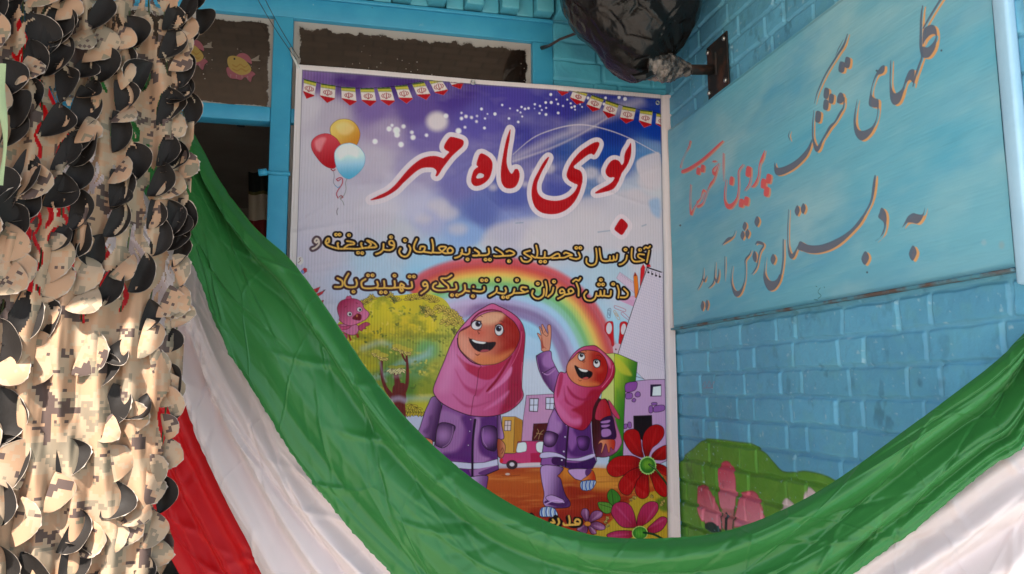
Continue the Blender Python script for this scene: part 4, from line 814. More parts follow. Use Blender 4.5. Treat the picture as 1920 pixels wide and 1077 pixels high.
cor = MB(); cor.box((-2.3, -.085, 2.846), (-.372, .0195, 2.899), .004).build('cornice', M_corn, wall_b, True)
rd = random.Random(5)
for i in range(16):                                                     # toothed courses of the cornice
    x = -.435-i*.122; j = rd.uniform(-.004, .004)
    if x < -2.2: break
    MB().box((x+j, -.058+rd.uniform(-.004, .004), 2.777), (x+j-.062, .0195, 2.845), .005).build('dentil_brick', M_corn, wall_b, True)
    MB().box((x-.062, -.012, 2.773), (x-.121, .0195, 2.845), .004).build('recessed_brick', M_corn, wall_b, True)
MB().box((-.424, -.085, 2.773), (-.366, -.001, 2.8455), .006).build('end_brick', M_corn, wall_b, True)
# ------------------------------------------------------------------ entrance frame with its panes
fr = thing('entrance_frame', (-1.33, .03, 0), 'blue painted steel entrance frame with dark panes behind the poster', 'door frame')
def bar(name, a, b): MB().box(a, b, .003).build(name, M_frame, fr, True)
bar('top_rail', (-2.28, -.004, 2.689), (-.425, .06, 2.771))
bar('mullion', (-1.356, -.008, .01), (-1.295, .06, 2.688))
bar('stile', (-.499, -.004, .01), (-.4255, .06, 2.688))
bar('stile', (-2.28, -.004, .01), (-2.22, .06, 2.688))
bar('transom', (-2.219, -.003, 2.338), (-1.3565, .055, 2.386))
bar('transom', (-1.2945, -.003, 2.338), (-.4995, .055, 2.386))
bar('drip_strip', (-2.28, -.014, 2.7575), (-.425, -.0045, 2.7705))
def pane(x0, x1, z0, z1, rim=.022):
    nx, nz = max(int((x1-x0)/.008), 2), max(int((z1-z0)/.008), 2)
    X, Z = np.meshgrid(np.linspace(x0, x1, nx), np.linspace(z0, z1, nz)); P = np.stack([X, np.full_like(X, .018), Z], -1)
    d = np.minimum(np.minimum(X-x0, x1-X)*1.0, np.minimum((Z-z0)*1.6, (z1-Z)*.75)); f_ = np.clip(1-d/rim*.55, 0, 1)
    grid('glass_pane', P, M_glass, fr, cols=np.repeat(f_[..., None], 3, 2))
pane(-2.219, -1.3565, 2.3865, 2.6885); pane(-1.2945, -.4995, 2.3865, 2.6885, .03); pane(-1.2945, -.4995, .05, 2.3375, .035)
hg = MB().tube([(-1.37, -.012, 2.17), (-1.29, -.012, 2.17)], .007, 10).tube([(-1.385, -.012, 2.168), (-1.36, -.012, 2.172)], .011, 10); hg.build('hinge_bolt', M_frame, fr, True)
# door closer and the hanging cloth inside
mk = Mat('dark_steel', (.05, .045, .04), .4, .5, Metallic=.7).m
p0, p1, p2 = on_y(395, 205, .10), on_y(452, 228, .16), on_y(515, 234, .06)
cl = MB().tube([p0, p1], .006, 8).tube([p1, p2], .007, 8).tube([p1+np.array([0, 0, .018]), p1-np.array([0, 0, .018])], .013, 12).build('door_closer', mk, None, True)
tag(cl, 'thin dark metal door closer arm under the left transom', 'door closer')
def cloth_mat(name, c1, c2, rough=.5, sheen=.25, bstr=.35, trans=0.0, crease=.25):
    m = Mat(name, c1, rough, .36); m.b.inputs['Sheen Tint'].default_value = (*(np.clip(np.array(c1)*2+.15, 0, 1)), 1); m.b.inputs['Sheen Weight'].default_value = sheen; m.b.inputs['Sheen Roughness'].default_value = .4
    v = m.coord('UV'); m.color(m.mix(m.ramp(m.noise(v, 3, 4), [(.35, (0,)*3), (.7, (1,)*3)]), c1, c2))
    n1 = m.noise(m.coord('UV', (7, 10, 1)), 1.3, 5, .6, .8); b1 = m.bump(n1, bstr, .006)
    vo = m.n('ShaderNodeTexVoronoi', feature='DISTANCE_TO_EDGE', i_Scale=5.5, i_Randomness=1.0); m.l(v, vo.inputs['Vector'])
    e = m.ramp(vo.outputs['Distance'], [(0, (1,)*3), (.022, (0,)*3)]); b2 = m.bump(e, crease, .0025, b1)
    m.bump(m.noise(m.coord('UV', (420, 420, 1)), 1, 2), .08, .0006, b2)
    if trans > 0:
        tr = m.n('ShaderNodeBsdfTranslucent'); tr.inputs[0].default_value = (*c1, 1); mx = m.n('ShaderNodeMixShader', i_0=trans); out = m.t.nodes['Material Output']
        m.l(m.b.outputs[0], mx.inputs[1]); m.l(tr.outputs[0], mx.inputs[2]); m.l(mx.outputs[0], out.inputs['Surface'])
    return m.m
MG = cloth_mat('green_satin', A(34, 90, 40), A(44, 102, 48), .38, .4, .16, .12, .40)
MWH = cloth_mat('white_satin', A(204, 190, 188, .95), A(196, 182, 180, .95), .55, .2, .22, .15, .3)
MR = cloth_mat('red_satin', A(186, 10, 16), A(168, 6, 12), .45, .25, .2, .1, .15)
hb = thing('hanging_cloth', on_y(490, 385, 1.2), 'dark banner with a cream band and red foot hanging inside the doorway', 'banner')
def hang(name, py0, py1, col):
    q = [on_y(466, py0, 1.2), on_y(516, py0+2, 1.2), on_y(516, py1+4, 1.2), on_y(466, py1, 1.2)]
    n = 14; P = np.zeros((2, n, 3))
    for i in range(n):
        t = i/(n-1); dy = .02*math.sin(t*9)
        P[0, i] = q[3]*(1-t)+q[2]*t; P[1, i] = q[0]*(1-t)+q[1]*t; P[:, i, 1] += dy
    grid(name, P, Mat('cloth_'+name, col, .8, .2).m, hb)
hang('dark_field', 322, 358, (.015, .02, .018)); hang('gold_fringe', 358.2, 364, (.10, .09, .03)); hang('cream_band', 364.2, 412, (.42, .36, .28)); hang('red_foot', 412.2, 480, (.16, .02, .02))
# fish stickers on the left pane
def sticker(name, cx, cy, sc, label, flip=1):
    o = thing(name, on_y(cx, cy, .016), label, 'sticker', 'fish stickers on the upper left pane')
    def shp(nm, pts, col, y, sm=True):
        p = np.array([[float(v) for v in q.split(',')] for q in pts.split()]); p = (p-np.array([300, 335]))*sc/2.667; p[:, 0] *= flip
        if sm: p = smooth(p, True, 4)
        V = [on_y(cx+a, cy+b, y) for a, b in p]; bm = bmesh.new(); f = bm.faces.new([bm.verts.new(v) for v in V]); bmesh.ops.triangulate(bm, faces=[f]); bmesh.ops.recalc_face_normals(bm, faces=bm.faces)
        for f_ in bm.faces:
            if f_.normal.y > 0: f_.normal_flip()
        me = bpy.data.meshes.new(nm); bm.to_mesh(me); bm.free(); me.transform(Matrix.Translation(-o.location)); me.materials.append(Mat(nm, col, .5, .4).m); link(bpy.data.objects.new(nm, me), o)
    YL, PK_, WHT = A(140, 112, 54), A(124, 64, 72), A(132, 100, 100)
    shp('tail_fin', '340,300 365,290 390,275 385,295 395,305 360,305', A(112, 98, 86), .0165)
    shp('back_fin', '275,290 290,268 320,268 345,290 352,320 330,310', PK_, .0162); shp('belly_fin', '232,335 228,365 245,390 275,395 300,400 320,385 345,410 355,385 370,370 345,355 300,365', PK_, .0162)
    shp('fish_body', '230,300 240,282 270,280 310,295 340,325 350,350 330,370 295,375 255,355 235,330', YL, .0158)
    for q in ('255,320 275,330 295,318 315,332 335,322 332,328 315,340 295,326 275,338 256,328', '255,340 280,350 300,340 325,352 340,342 336,350 322,360 300,348 280,358 258,348'): shp('scale_band', q, A(130, 96, 40), .0154)
    for i in range(4): shp('fin_ray', '%d,%d %d,%d %d,%d' % (245+i*28, 372+i*3, 250+i*28, 372+i*3, 246+i*29, 394+i*3), WHT, .0154, False)
    shp('eye', '262,290 269,290 270,298 262,298', (.01, .01, .01), .0152)
sticker('fish_sticker', 452.5, 126, 1.0, 'yellow fish sticker with pink fins, whole, in the middle of the left upper pane')
sticker('fish_sticker', 362, 102, 1.05, 'pink finned fish sticker half hidden behind the camouflage net', 1)
# strings at the poster's corner and cable stub
for k, (pa, pb) in enumerate((((462, -40), (556, 112)), ((478, -40), (561, 110)))):
    a_, b_ = on_y(*pa, -.11 if k else -.09), on_y(*pb, -.03); pts = [a_*(1-t)+b_*t-np.array([0, 0, .012*math.sin(math.pi*t)]) for t in np.linspace(0, 1, 12)]
    o = MB().tube(pts, .0011, 6).build('wire', mk, None, True)
    tag(o, ('left of the two thin dark wires crossing the top of the entrance frame', 'right of the two thin dark wires crossing the top of the entrance frame')[k], 'wire', 'thin wires above the poster')
# ------------------------------------------------------------------ the poster
post = thing('poster', (-.64, -.02, 1.0), 'tall printed back to school poster with rainbow, two schoolgirls and red Persian title', 'poster')
PY = -.022; gwp, ghp = 800, 960
QC = np.array([on_y(555.5, 121.5, PY), on_y(1256, 179.5, PY), on_y(1274.5, 1012, PY), on_y(524, 1050, PY)])[:, [0, 2]]
def quad_h(Q):                                                          # unit square -> quad
    A_ = []; B_ = []
    for (u, v), (x, y) in zip(((0, 0), (1, 0), (1, 1), (0, 1)), Q):
        A_ += [[u, v, 1, 0, 0, 0, -u*x, -v*x], [0, 0, 0, u, v, 1, -u*y, -v*y]]; B_ += [x, y]
    return np.append(np.linalg.solve(np.array(A_), np.array(B_)), 1).reshape(3, 3)
HM = quad_h(QC); HI = np.linalg.inv(HM)
def poster_map(p):
    q = np.array([on_y(a, b, PY) for a, b in p]); q = np.column_stack([q[:, 0], q[:, 2], np.ones(len(q))])@HI.T
    return q[:, :2]/q[:, 2:]*np.array([gwp-1, ghp-1])
cv = Canvas(gwp, ghp, poster_map, 800/728., (190, 181, 187)); draw_poster(cv); draw_poster2(cv)
lum = cv.a.mean(2, keepdims=True); cv.a = np.clip(lum+(cv.a-lum)*1.02, .002, 1); cv.a = .51*(cv.a/.50)**1.27
uu, vv = np.meshgrid(np.linspace(0, 1, gwp), np.linspace(0, 1, ghp))
# flutes of the sheet behind the print, seen through it, stronger in some places
rib = (np.cos(uu*2*math.pi*136)*.5+.5)**3; rm = np.clip((vnoise(ghp, gwp, (150, 110), 61, 3)-.36)*3, .15, 1)*np.clip(1.15-.3*uu, 0, 1)*np.clip(1.25-cv.a.mean(2)*1.7, .35, 1.1)
cv.a *= (1-.34*rib*rm)[..., None]
for p_, lw in (('568,133 1238,186.5 1253.5,1060', 1.3), ('567,133 556.5,480 541,1060', 1.3)): cv.f = None; cv.stroke(p_, (90, 82, 96), lw, sm=False)
out = np.zeros((ghp, gwp))
inner = cv.poly('566.5,131.5 1239.5,185.2 1255,1075 538,1075', None, sm=False)
cv.a += (lin((200, 188, 187))-cv.a)*(1-inner)[..., None]
for p_ in ('1068,172', '1083,173', '1169,180', '1189,182'): cv.stroke(p_+' '+p_, (60, 50, 50), 2, sm=False)
cr = np.clip((vnoise(ghp, gwp, (130, 90), 63, 5)-.5), -1, 1)
H3 = np.stack([uu, vv, np.ones_like(uu)], -1)@HM.T; X, Z = H3[..., 0]/H3[..., 2], H3[..., 1]/H3[..., 2]
rng = np.random.RandomState(8)
yy = PY+cr*.006-.0007*rib
for _ in range(46):                                                     # slack creases of the plastic sheet
    cx, cy, an, ln = rng.rand(), rng.rand(), rng.uniform(-.9, .9), rng.uniform(.05, .22); du, dv = uu-cx, (vv-cy)*1.2
    a_ = du*math.cos(an)+dv*math.sin(an); b_ = -du*math.sin(an)+dv*math.cos(an); yy += -rng.uniform(.0006, .0018)*np.exp(-(b_/.006)**2-(a_/ln)**2)
yy += -.008*np.clip((uu-.972)/.028, 0, 1)**2*(.6+.4*np.sin(vv*7+.6))+.004*np.exp(-((uu-.978)/.006)**2)
yy += -.006*np.exp(-((vv-.004)/.01)**2)*(.5+.5*np.sin(uu*11))
yy = np.minimum(yy, -.0135)
grid('printed_sheet', np.stack([X, yy, Z], -1)[::-1], M_print.m, post, cols=np.clip(cv.a*KA, 0, .82)[::-1])
me_ = Mat('eyelet_metal', (.55, .53, .5), .3, .5, Metallic=.9).m
def ring(cx, cz, y, r, t, nm, parent, k=18):
    mb = MB(); pts = [(cx+r*math.cos(a), y, cz+r*math.sin(a)) for a in np.linspace(0, 2*math.pi, k)]; mb.tube(pts, t, 8, False); return mb.build(nm, me_, parent, True)
for a_, b_ in ((887, 155), (1233, 193)): q = on_y(a_, b_, PY-.003); ring(q[0], q[2], q[1], .006, .0026, 'eyelet', post)
m = Mat('white_string', (.6, .58, .55), .8, .2).m
q0, q1 = on_y(560, 128, PY-.004), on_y(548, 104, -.012); q2 = on_y(545, 90, -.01)
MB().tube([q0, q1, q2], .004, 6).build('tie_string', m, post, True)
# ------------------------------------------------------------------ lamp wrapped in a bin bag, on its wall bracket
lamp = thing('wrapped_speaker', (0, -.42, 2.476), 'round outdoor fixture wrapped in a crumpled black plastic bag on a steel wall arm', 'wrapped fixture')
mp = Mat('bin_bag_plastic', (.006, .006, .006), .2, .26); v = mp.coord('Object'); mp.color(mp.mix(mp.ramp(mp.noise(v, 6, 4), [(.42, (0,)*3), (.62, (1,)*3)]), (.006, .006, .006), (.012, .009, .008)))
b1 = mp.bump(mp.noise(v, 26, 5, .6, 1.2), .5, .006); mp.bump(mp.noise(mp.coord('Object', (1, 1, .4)), 70, 4), .25, .002, b1)
neck = np.array([-.135, -.392, 2.470]); LY = -.42
T_ = np.dot(neck-CAM, _f)
outl = smooth(PT('1047,-40 1050,5 1062,32 1086,64 1116,94 1140,124 1166,143 1192,152 1214,146 1236,130 1250,116 1264,104 1282,84 1301,54 1313,24 1314,-20'), False, 5)
cen_px = np.array([1190, -30.]); cen = at(*cen_px, T_+.02); rad = np.array([on for on in np.hypot(outl[:, 0]-cen_px[0], outl[:, 1]-cen_px[1])]); ang = np.arctan2(outl[:, 1]-cen_px[1], outl[:, 0]-cen_px[0])
o_ = np.argsort(ang); ang, rad = ang[o_], rad[o_]
V = []; Fc = []; nu, nv = 260, 170; nk_px = np.array([1238, 118.])
for i in range(nv+1):
    th = math.pi*i/nv                                                   # from camera side pole to far pole
    for j in range(nu):
        ph = 2*math.pi*j/nu-math.pi
        r_ = np.interp(ph, ang, rad, period=2*math.pi) if ang[0] <= ph <= ang[-1] else 140
        if ph < ang[0] or ph > ang[-1]: r_ = 134+8*math.sin(ph*3)
        k = r_*T_/FPX*math.sin(th)**.8; dpt = -math.cos(th)*.17
        p = cen+(_r*math.cos(ph)-_u*math.sin(ph))*k+_f*dpt
        dn = np.linalg.norm(p-neck); q = p-neck; aa = math.atan2(np.dot(q, _f), np.dot(q, _r)*.7+np.dot(q, _u)*.9)
        pleat = math.sin(aa*13+2.2*mnoise.noise(Vector(p*7)))*.010*math.exp(-dn/.16)
        n1 = mnoise.noise(Vector(p*9)+Vector((3, 1, 7))); n2 = mnoise.noise(Vector(p*22)+Vector((1, 5, 2)))
        f1 = mnoise.voronoi(Vector(p*10)+Vector((.3*n1, .2*n2, 0)))[0]; f2 = mnoise.voronoi(Vector(p*24)+Vector((.4*n2, 0, .3*n1)))[0]
        rg = .030*(f1[0]-.35)-.012*max(0, .10-(f1[1]-f1[0]))*6+.010*(f2[0]-.4)-.003*max(0, .12-(f2[1]-f2[0]))*6+.004*(1-abs(n1)*2)
        d_ = (p-cen)/max(np.linalg.norm(p-cen), 1e-6)
        damp = .35+.65*abs(math.cos(th))
        V.append(p+d_*(rg*damp+pleat*damp))
for i in range(nv):
    for j in range(nu): Fc.append([i*nu+j, i*nu+(j+1) % nu, (i+1)*nu+(j+1) % nu, (i+1)*nu+j])
bag = mesh('plastic_bag', V, Fc, mp.m, lamp, True)
mt = Mat('taped_plastic', (.05, .04, .035), .22, .8); v = mt.coord('Object'); mt.bump(mt.noise(v, 60, 5, .6, 2), .8, .006); mt.color(mt.mix(mt.ramp(mt.noise(v, 40, 5), [(.45, (0,)*3), (.6, (1,)*3)]), (.03, .025, .022), (.22, .17, .14)))
a_, b_ = at(1212, 122, T_-.03), at(1296, 131, T_+.015); V = []; Fc = []; nu, nv = 26, 40
for i in range(nv+1):
    t = i/nv; c_ = a_*(1-t)+b_*t; rr = .030*(1-t)**.6*.9+.013+.010*math.exp(-((t-.45)/.25)**2)
    for j in range(nu):
        ph = 2*math.pi*j/nu; p = c_+(_u*math.cos(ph)+_f*math.sin(ph))*rr; n1 = mnoise.noise(Vector(p*38)); n2 = mnoise.noise(Vector(p*90))
        p = p+(p-c_)*(.16*(1-abs(n1)*2)+.10*n2); V.append(p)
for i in range(nv):
    for j in range(nu): Fc.append([i*nu+j, i*nu+(j+1) % nu, (i+1)*nu+(j+1) % nu, (i+1)*nu+j])
Fc.append(list(range(nu))[::-1]); Fc.append([nv*nu+j for j in range(nu)])
mesh('tied_neck', V, Fc, mt.m, lamp)
flap = at(1190, 148, T_-.05); MB().tube([at(1226, 133, T_-.04), at(1208, 143, T_-.05), at(1187, 146, T_-.05), at(1197, 154, T_-.05)], [.016, .014, .012, .003], 7).build('bag_corner', mp.m, lamp)
ms = Mat('rusty_steel', rough=.6, spec=.4, Metallic=.2); v = ms.coord('Object'); ms.color(ms.mix(ms.ramp(ms.noise(v, 22, 5), [(.48, (0,)*3), (.66, (1,)*3)]), (.022, .019, .018), (.085, .038, .024))); ms.bump(ms.noise(v, 90, 4), .3, .002)
pe = on_x(1338, 131, -.012)
MB().tube([b_*.6+a_*.4, b_, pe], .0155, 16).build('arm_pipe', ms.m, lamp, True)
pl = [on_x(*q, -.003) for q in ((1332.5, 90), (1369, 58), (1372, 161), (1332.5, 191))]
zlo, zhi = (pl[2][2]+pl[3][2])/2, (pl[0][2]+pl[1][2])/2; ya, yb = (pl[0][1]+pl[3][1])/2, (pl[1][1]+pl[2][1])/2
plate = MB().box((-.0145, ya, zlo), (-.0095, yb, zhi), .0015).build('wall_plate', ms.m, lamp)
for yy_ in (ya-.012, yb+.012):
    for z_ in (zlo+.02, zhi-.02): 
        bo = MB().tube([(-.0144, yy_, z_), (-.021, yy_, z_)], .007, 6).build('bolt', me_, None, True); bo.parent = plate; bo.data.transform(Matrix.Translation(-lamp.location))
wd = MB().tube([(-.0148, ya*.55+yb*.45, zlo+.06), (-.0148, ya*.55+yb*.45, zhi-.04)], .005, 8).build('weld_bar', ms.m, lamp)
q = [on_y(1016, 90, -.005), on_y(1030, 86, -.05), on_y(1050, 74, -.12), on_y(1082, 62, -.2), on_y(1110, 50, -.30)]
o = MB().tube(q, [.0075, .005, .0045, .0045, .004], 8).build('cable', Mat('brown_cable', (.06, .035, .03), .5, .4).m, None, True)
tag(o, 'short brown cable stub between the blue frame and the black bag', 'cable')
# ------------------------------------------------------------------ tricolour swags
PL = at(365, 300, 1.80); PR = np.array([-.02, -1.402, 1.6])
swn = np.array([-(PR-PL)[1], (PR-PL)[0], 0.0]); swn /= np.linalg.norm(swn)
if np.dot(swn, CAM-PL) < 0: swn = -swn
def resample(p, n):
    p = smooth(p, False, 8); d = np.append(0, np.cumsum(np.hypot(*np.diff(p, axis=0).T))); t = np.linspace(0, d[-1], n)
    return np.column_stack([np.interp(t, d, p[:, 0]), np.interp(t, d, p[:, 1])])
def swag(name, label, mat, top, bot, profL, profM, profR, off, seed, tilt=(0, 0), nu=420, nv=170, ragged=0.0):
    T, B = resample(PT(top), nu), resample(PT(bot), nu); V = np.zeros((nv, nu, 3)); uv = np.zeros((nv, nu, 2))
    vs = np.linspace(0, 1, nv)
    def prof(pr): return np.interp(vs, [q[0] for q in pr], [q[1] for q in pr])
    pl_, pm_, pr_ = [np.convolve(np.pad(prof(q), 4, mode='edge'), np.ones(9)/9, 'valid') for q in (profL, profM, profR)]
    rng = np.random.RandomState(seed); n1 = vnoise(nv, nu, (130, 34), seed, 3)-.5; n2 = vnoise(nv, nu, (40, 22), seed+1, 3)-.5
    sh1 = vnoise(nv, nu, (140, 90), seed+2, 2)-.5
    cre = np.zeros((nv, nu))
    UU, VV = np.meshgrid(np.linspace(0, 1, nu), vs)
    for _ in range(150):
        cu, cvv, an, ln = rng.rand(), rng.rand(), rng.uniform(-1.5, 1.5), rng.uniform(.02, .09); du, dv = (UU-cu), (VV-cvv)*.16
        a_ = du*math.cos(an)+dv*math.sin(an); b_ = -du*math.sin(an)+dv*math.cos(an); cre += rng.uniform(-.006, .0065)*np.exp(-(b_/.0026)**2-(a_/ln)**2)
    for i in range(nu):
        u = i/(nu-1); wl = max(0, 1-u/.5); wr = max(0, (u-.5)/.5); wm = 1-wl-wr; wl, wm, wr = smst(np.array([wl, wm, wr]))/smst(np.array([wl, wm, wr])).sum()
        vsh = np.clip(vs+.05*sh1[:, i], 0, 1); h = np.interp(vsh, vs, wl*pl_+wm*pm_+wr*pr_)/1000.
        for j in range(nv):
            t = vs[j]; q = T[i]*(1-t)+B[i]*t
            if ragged and j == nv-1: q = q+rng.normal(size=2)*ragged
            p = on_plane(q[0], q[1], PL+swn*(off+tilt[0]*(1-u)**1.5*t*wl+tilt[1]*u*t*wr), swn)
            V[j, i] = p+swn*(h[j]+n1[j, i]*.012+n2[j, i]*.004+cre[j, i]); uv[j, i] = (u*2.2, t*.3)
    o = grid(name, V, mat, None, uv=uv); o.data.polygons.foreach_set('use_smooth', np.ones(len(o.data.polygons), bool))
    return tag(o, label, 'drape', 'flag coloured drapes across the entrance')
gtop = '225,60 290,150 340,222 372,276 405,338 470,424 540,488 602,572 680,688 760,790 860,882 960,948 1060,992 1150,1010 1260,1010 1350,1000 1450,965 1560,905 1700,803 1800,728 1866,676 1925,618 1978,588'
gbot = '180,240 250,330 310,410 350,470 366,496 386,540 406,602 440,668 478,732 512,788 550,852 590,905 656,990 742,1082 840,1170 960,1230 1150,1250 1330,1235 1480,1160 1601,1076 1719,992 1793,930 1866,872 1925,832 1962,740 1978,606'
gl = [(0, -20), (.04, 14), (.11, 20), (.165, 6), (.20, -30), (.24, -26), (.30, -4), (.40, 10), (.60, 20), (.80, 22), (.90, 12), (.95, 14), (1, 6)]
gm_ = [(0, -16), (.06, 16), (.15, 24), (.24, 2), (.30, -12), (.44, 8), (.6, 24), (.72, 14), (.80, -4), (.9, 8), (1, 0)]
gr_ = [(0, 6), (.06, 30), (.15, 44), (.27, 36), (.36, -10), (.42, -26), (.5, -4), (.58, 24), (.68, 28), (.75, -8), (.80, -18), (.87, 8), (.92, -10), (.96, 2), (1, -10)]
gr_ = [(a_, b_*.68) for a_, b_ in gr_]
swag('drape', 'green satin cloth swagged across the doorway, uppermost of the flag coloured drapes', MG, gtop, gbot, gl, gm_, gr_, .02, 11, (.11, .02), ragged=.9)
wtop = '170,210 240,300 310,390 340,440 372,500 400,560 440,640 490,720 550,815 610,890 680,970 760,1050 860,1130 980,1190 1150,1210 1320,1195 1470,1120 1590,1040 1710,950 1790,890 1866,830 1930,790 1985,752'
wbot = '120,330 180,430 240,530 290,620 322,690 344,744 373,830 416,928 464,1022 500,1098 560,1190 660,1290 820,1400 1100,1480 1400,1460 1650,1380 1850,1290 1930,1250 1960,1230 1980,1215 2000,1200 2020,1190 2050,1170'
wl_ = [(0, -10), (.10, 6), (.18, 26), (.30, 34), (.42, 30), (.50, 4), (.56, -14), (.64, -4), (.74, 24), (.86, 36), (.95, 14), (1, -12)]
wr_ = [(0, -10), (.10, 20), (.18, 6), (.26, 44), (.38, 8), (.48, 54), (.62, 4), (.78, 44), (1, 0)]
swag('drape', 'white satin cloth hanging in folds just below the green one', MWH, wtop, wbot, wl_, wr_, wr_, -.035, 23, (.05, .06))
rtop = '30,10 90,150 150,290 220,430 300,580 336,650 366,705 394,792 436,888 484,980 520,1052 580,1140 670,1240 820,1350 1100,1450 1400,1450'
rbot = '-60,120 -10,330 70,600 120,700 180,800 230,890 270,950 300,1005 330,1055 360,1110 400,1180 450,1260 540,1370 700,1500 1000,1620 1300,1640'
rl = [(0, 6), (.12, 0), (.24, 24), (.36, 2), (.48, 26), (.6, -8), (.72, 22), (.86, 2), (1, 10)]
swag('drape', 'deep red satin cloth, lowest of the flag coloured drapes beside the net', MR, rtop, rbot, rl, rl, rl, -.075, 37, (.04, 0), 300, 120)
# ------------------------------------------------------------------ camouflage net
nd = NB-NA; nd[2] = 0; NL = np.linalg.norm(nd); nd /= NL; nn_ = np.array([nd[1], -nd[0], 0.0])
if np.dot(nn_, CAM-NA) < 0: nn_ = -nn_
ZT, ZB = 2.50, .80
net = thing('camouflage_net', tuple(NA*.5+NB*.5-np.array([0, 0, NA[2]-ZB])), 'hanging camouflage net of cut sand and black leaf flaps, sunlit below', 'camouflage net')
def camo(name, back=False):
    m = Mat(name, rough=.85, spec=.15); c = m.n('ShaderNodeTexCoord'); sn = m.n('ShaderNodeVectorMath', operation='SNAP'); sn.inputs[1].default_value = (.0052,)*3; m.l(c.outputs['UV'], sn.inputs[0])
    a1 = m.noise(sn.outputs[0], 14, 4, .62); of = m.n('ShaderNodeVectorMath', operation='ADD'); of.inputs[1].default_value = (7.3, 3.1, 0); m.l(sn.outputs[0], of.inputs[0]); a2 = m.noise(of.outputs[0], 17, 4, .66)
    c1 = m.ramp(a1, [(0, (.21, .175, .12)), (.38, (.39, .24, .15)), (.50, (.37, .27, .185)), (.58, (.22, .18, .13)), (.66, (.36, .225, .145))], 'CONSTANT')
    c2 = m.mix(m.ramp(a2, [(0, (0,)*3), (.575, (1,)*3)], 'CONSTANT'), c1, (.095, .066, .058)); m.color(c2)
    m.bump(m.noise(m.coord('UV', (700, 700, 1)), 1, 2), .2, .0008)
    tr = m.n('ShaderNodeBsdfTranslucent'); m.l(c2, tr.inputs[0]); mx = m.n('ShaderNodeMixShader', i_0=.28); m.l(m.b.outputs[0], mx.inputs[1]); m.l(tr.outputs[0], mx.inputs[2]); m.l(mx.outputs[0], m.t.nodes['Material Output'].inputs['Surface'])
    return m.m
M_camo = camo('desert_pixel_cloth')
mb_ = Mat('black_cloth_back', (.013, .011, .010), .6, .16); mb_.b.inputs['Sheen Weight'].default_value = .0; v = mb_.coord('UV'); mb_.bump(mb_.noise(v, 60, 4), .3, .003); M_black = mb_.m
M_edge = Mat('frayed_edge', (.30, .25, .21), .9, .1).m
rn = random.Random(12)
def net_pt(s, z, d): return NA*np.array([1, 1, 0])+nd*s+np.array([0, 0, z])+nn_*d
# backing sheet: wavering strips with lens-shaped gaps between them
ns, nz_ = 200, 460
SS, ZZ = np.meshgrid(np.linspace(0, NL, ns), np.linspace(ZB, ZT, nz_))
PITCH, ROWH = .053, .061
def flap(s, z, L, W, dark, tilt, lift, side):
    """one leaf flap: straight chord on the net, pointed tips, round free edge standing off it"""
    nu, nv = 23, 8; P = np.zeros((nv, nu, 3)); uv = np.zeros((nv, nu, 2)); sk = rn.uniform(-.35, .15); f1, f2 = rn.uniform(0, 6), rn.uniform(.4, 1.3)
    fa, ft, fm = rn.uniform(0, 3.14), rn.uniform(-.2, .3)*L, rn.choice((0, 0, .2, .4)); ex = rn.uniform(.85, 1.2)
    ct, st = math.cos(tilt), math.sin(tilt)
    for i in range(nu):
        a = math.pi*i/(nu-1); sa, ca = math.sin(a), math.cos(a)
        for j in range(nv):
            r_ = j/(nv-1); bul = W*(sa**ex)*(1+sk*ca+.03*f2*math.sin(4*a+f1))
            x = side*(bul*r_-W*.10*sa*(1-r_)); y = -L/2*ca*(1-.06*r_*sa)
            xs, zs = x*ct-y*st, x*st+y*ct; rr = r_*sa
            if dark: dep = .005+lift*rr**1.3+.010*(1-r_)*sa*0-.010*math.sin(math.pi*r_)*sa+.0035*f2*math.sin(3*a+f1)*r_
            else: dep = .007+lift*.75*math.sin(math.pi*.5*rr)+.003*f2*math.sin(3*a+f1)*r_
            dep += fm*abs(x*math.sin(fa)+y*math.cos(fa)-ft)*rr*(1 if dark else -.35)
            P[j, i] = net_pt(s+xs, z+zs, dep); uv[j, i] = (s+x+z*.37, z+y)
    return P, uv
specs = []
for k in range(-1, int(NL/PITCH)+1):
    for rI in range(-1, int((ZT-ZB)/ROWH)+1):
        z = ZB+(rI+.5*(k % 2)+.25)*ROWH+rn.uniform(-.016, .016); s = (k+.5)*PITCH+rn.uniform(-.021, .021)
        if s > NL-.010+.012*(z-1.5): continue
        pd = .86 if z > 1.74 else .50
        dark = rn.random() < pd; big = 1.24-.42*s/NL
        specs.append((s-.020, z, rn.uniform(.062, .088)*big, rn.uniform(.034, .047)*big, dark, rn.uniform(-.45, .22), rn.uniform(.012, .026) if z > 1.66 else rn.uniform(.008, .02), 1 if rn.random() < .93 else -1))
        if z < 1.66 and rn.random() < .42: specs.pop()
        if rn.random() < (.40 if z > 1.66 else .22):
            specs.append((s+rn.uniform(-.02, .02), z+ROWH*.5+rn.uniform(-.01, .01), rn.uniform(.045, .066)*big, rn.uniform(.028, .040)*big, rn.random() < pd*.6, rn.uniform(-1.3, .2), rn.uniform(.022, .036), 1))
for i in range(44):                                                     # small curled leaves along the right edge
    z = ZB+(i+rn.random()*.8)*(ZT-ZB)/44
    specs.append((NL-.034+.02*(z-1.5)+rn.uniform(-.018, .014), z, rn.uniform(.048, .070), rn.uniform(.024, .036), rn.random() < .5, rn.uniform(-.6, .4), rn.uniform(.012, .026), 1))
leaves = [(q[1],)+flap(*q)+(q[4],) for q in specs]
hole = np.zeros(SS.shape, bool)
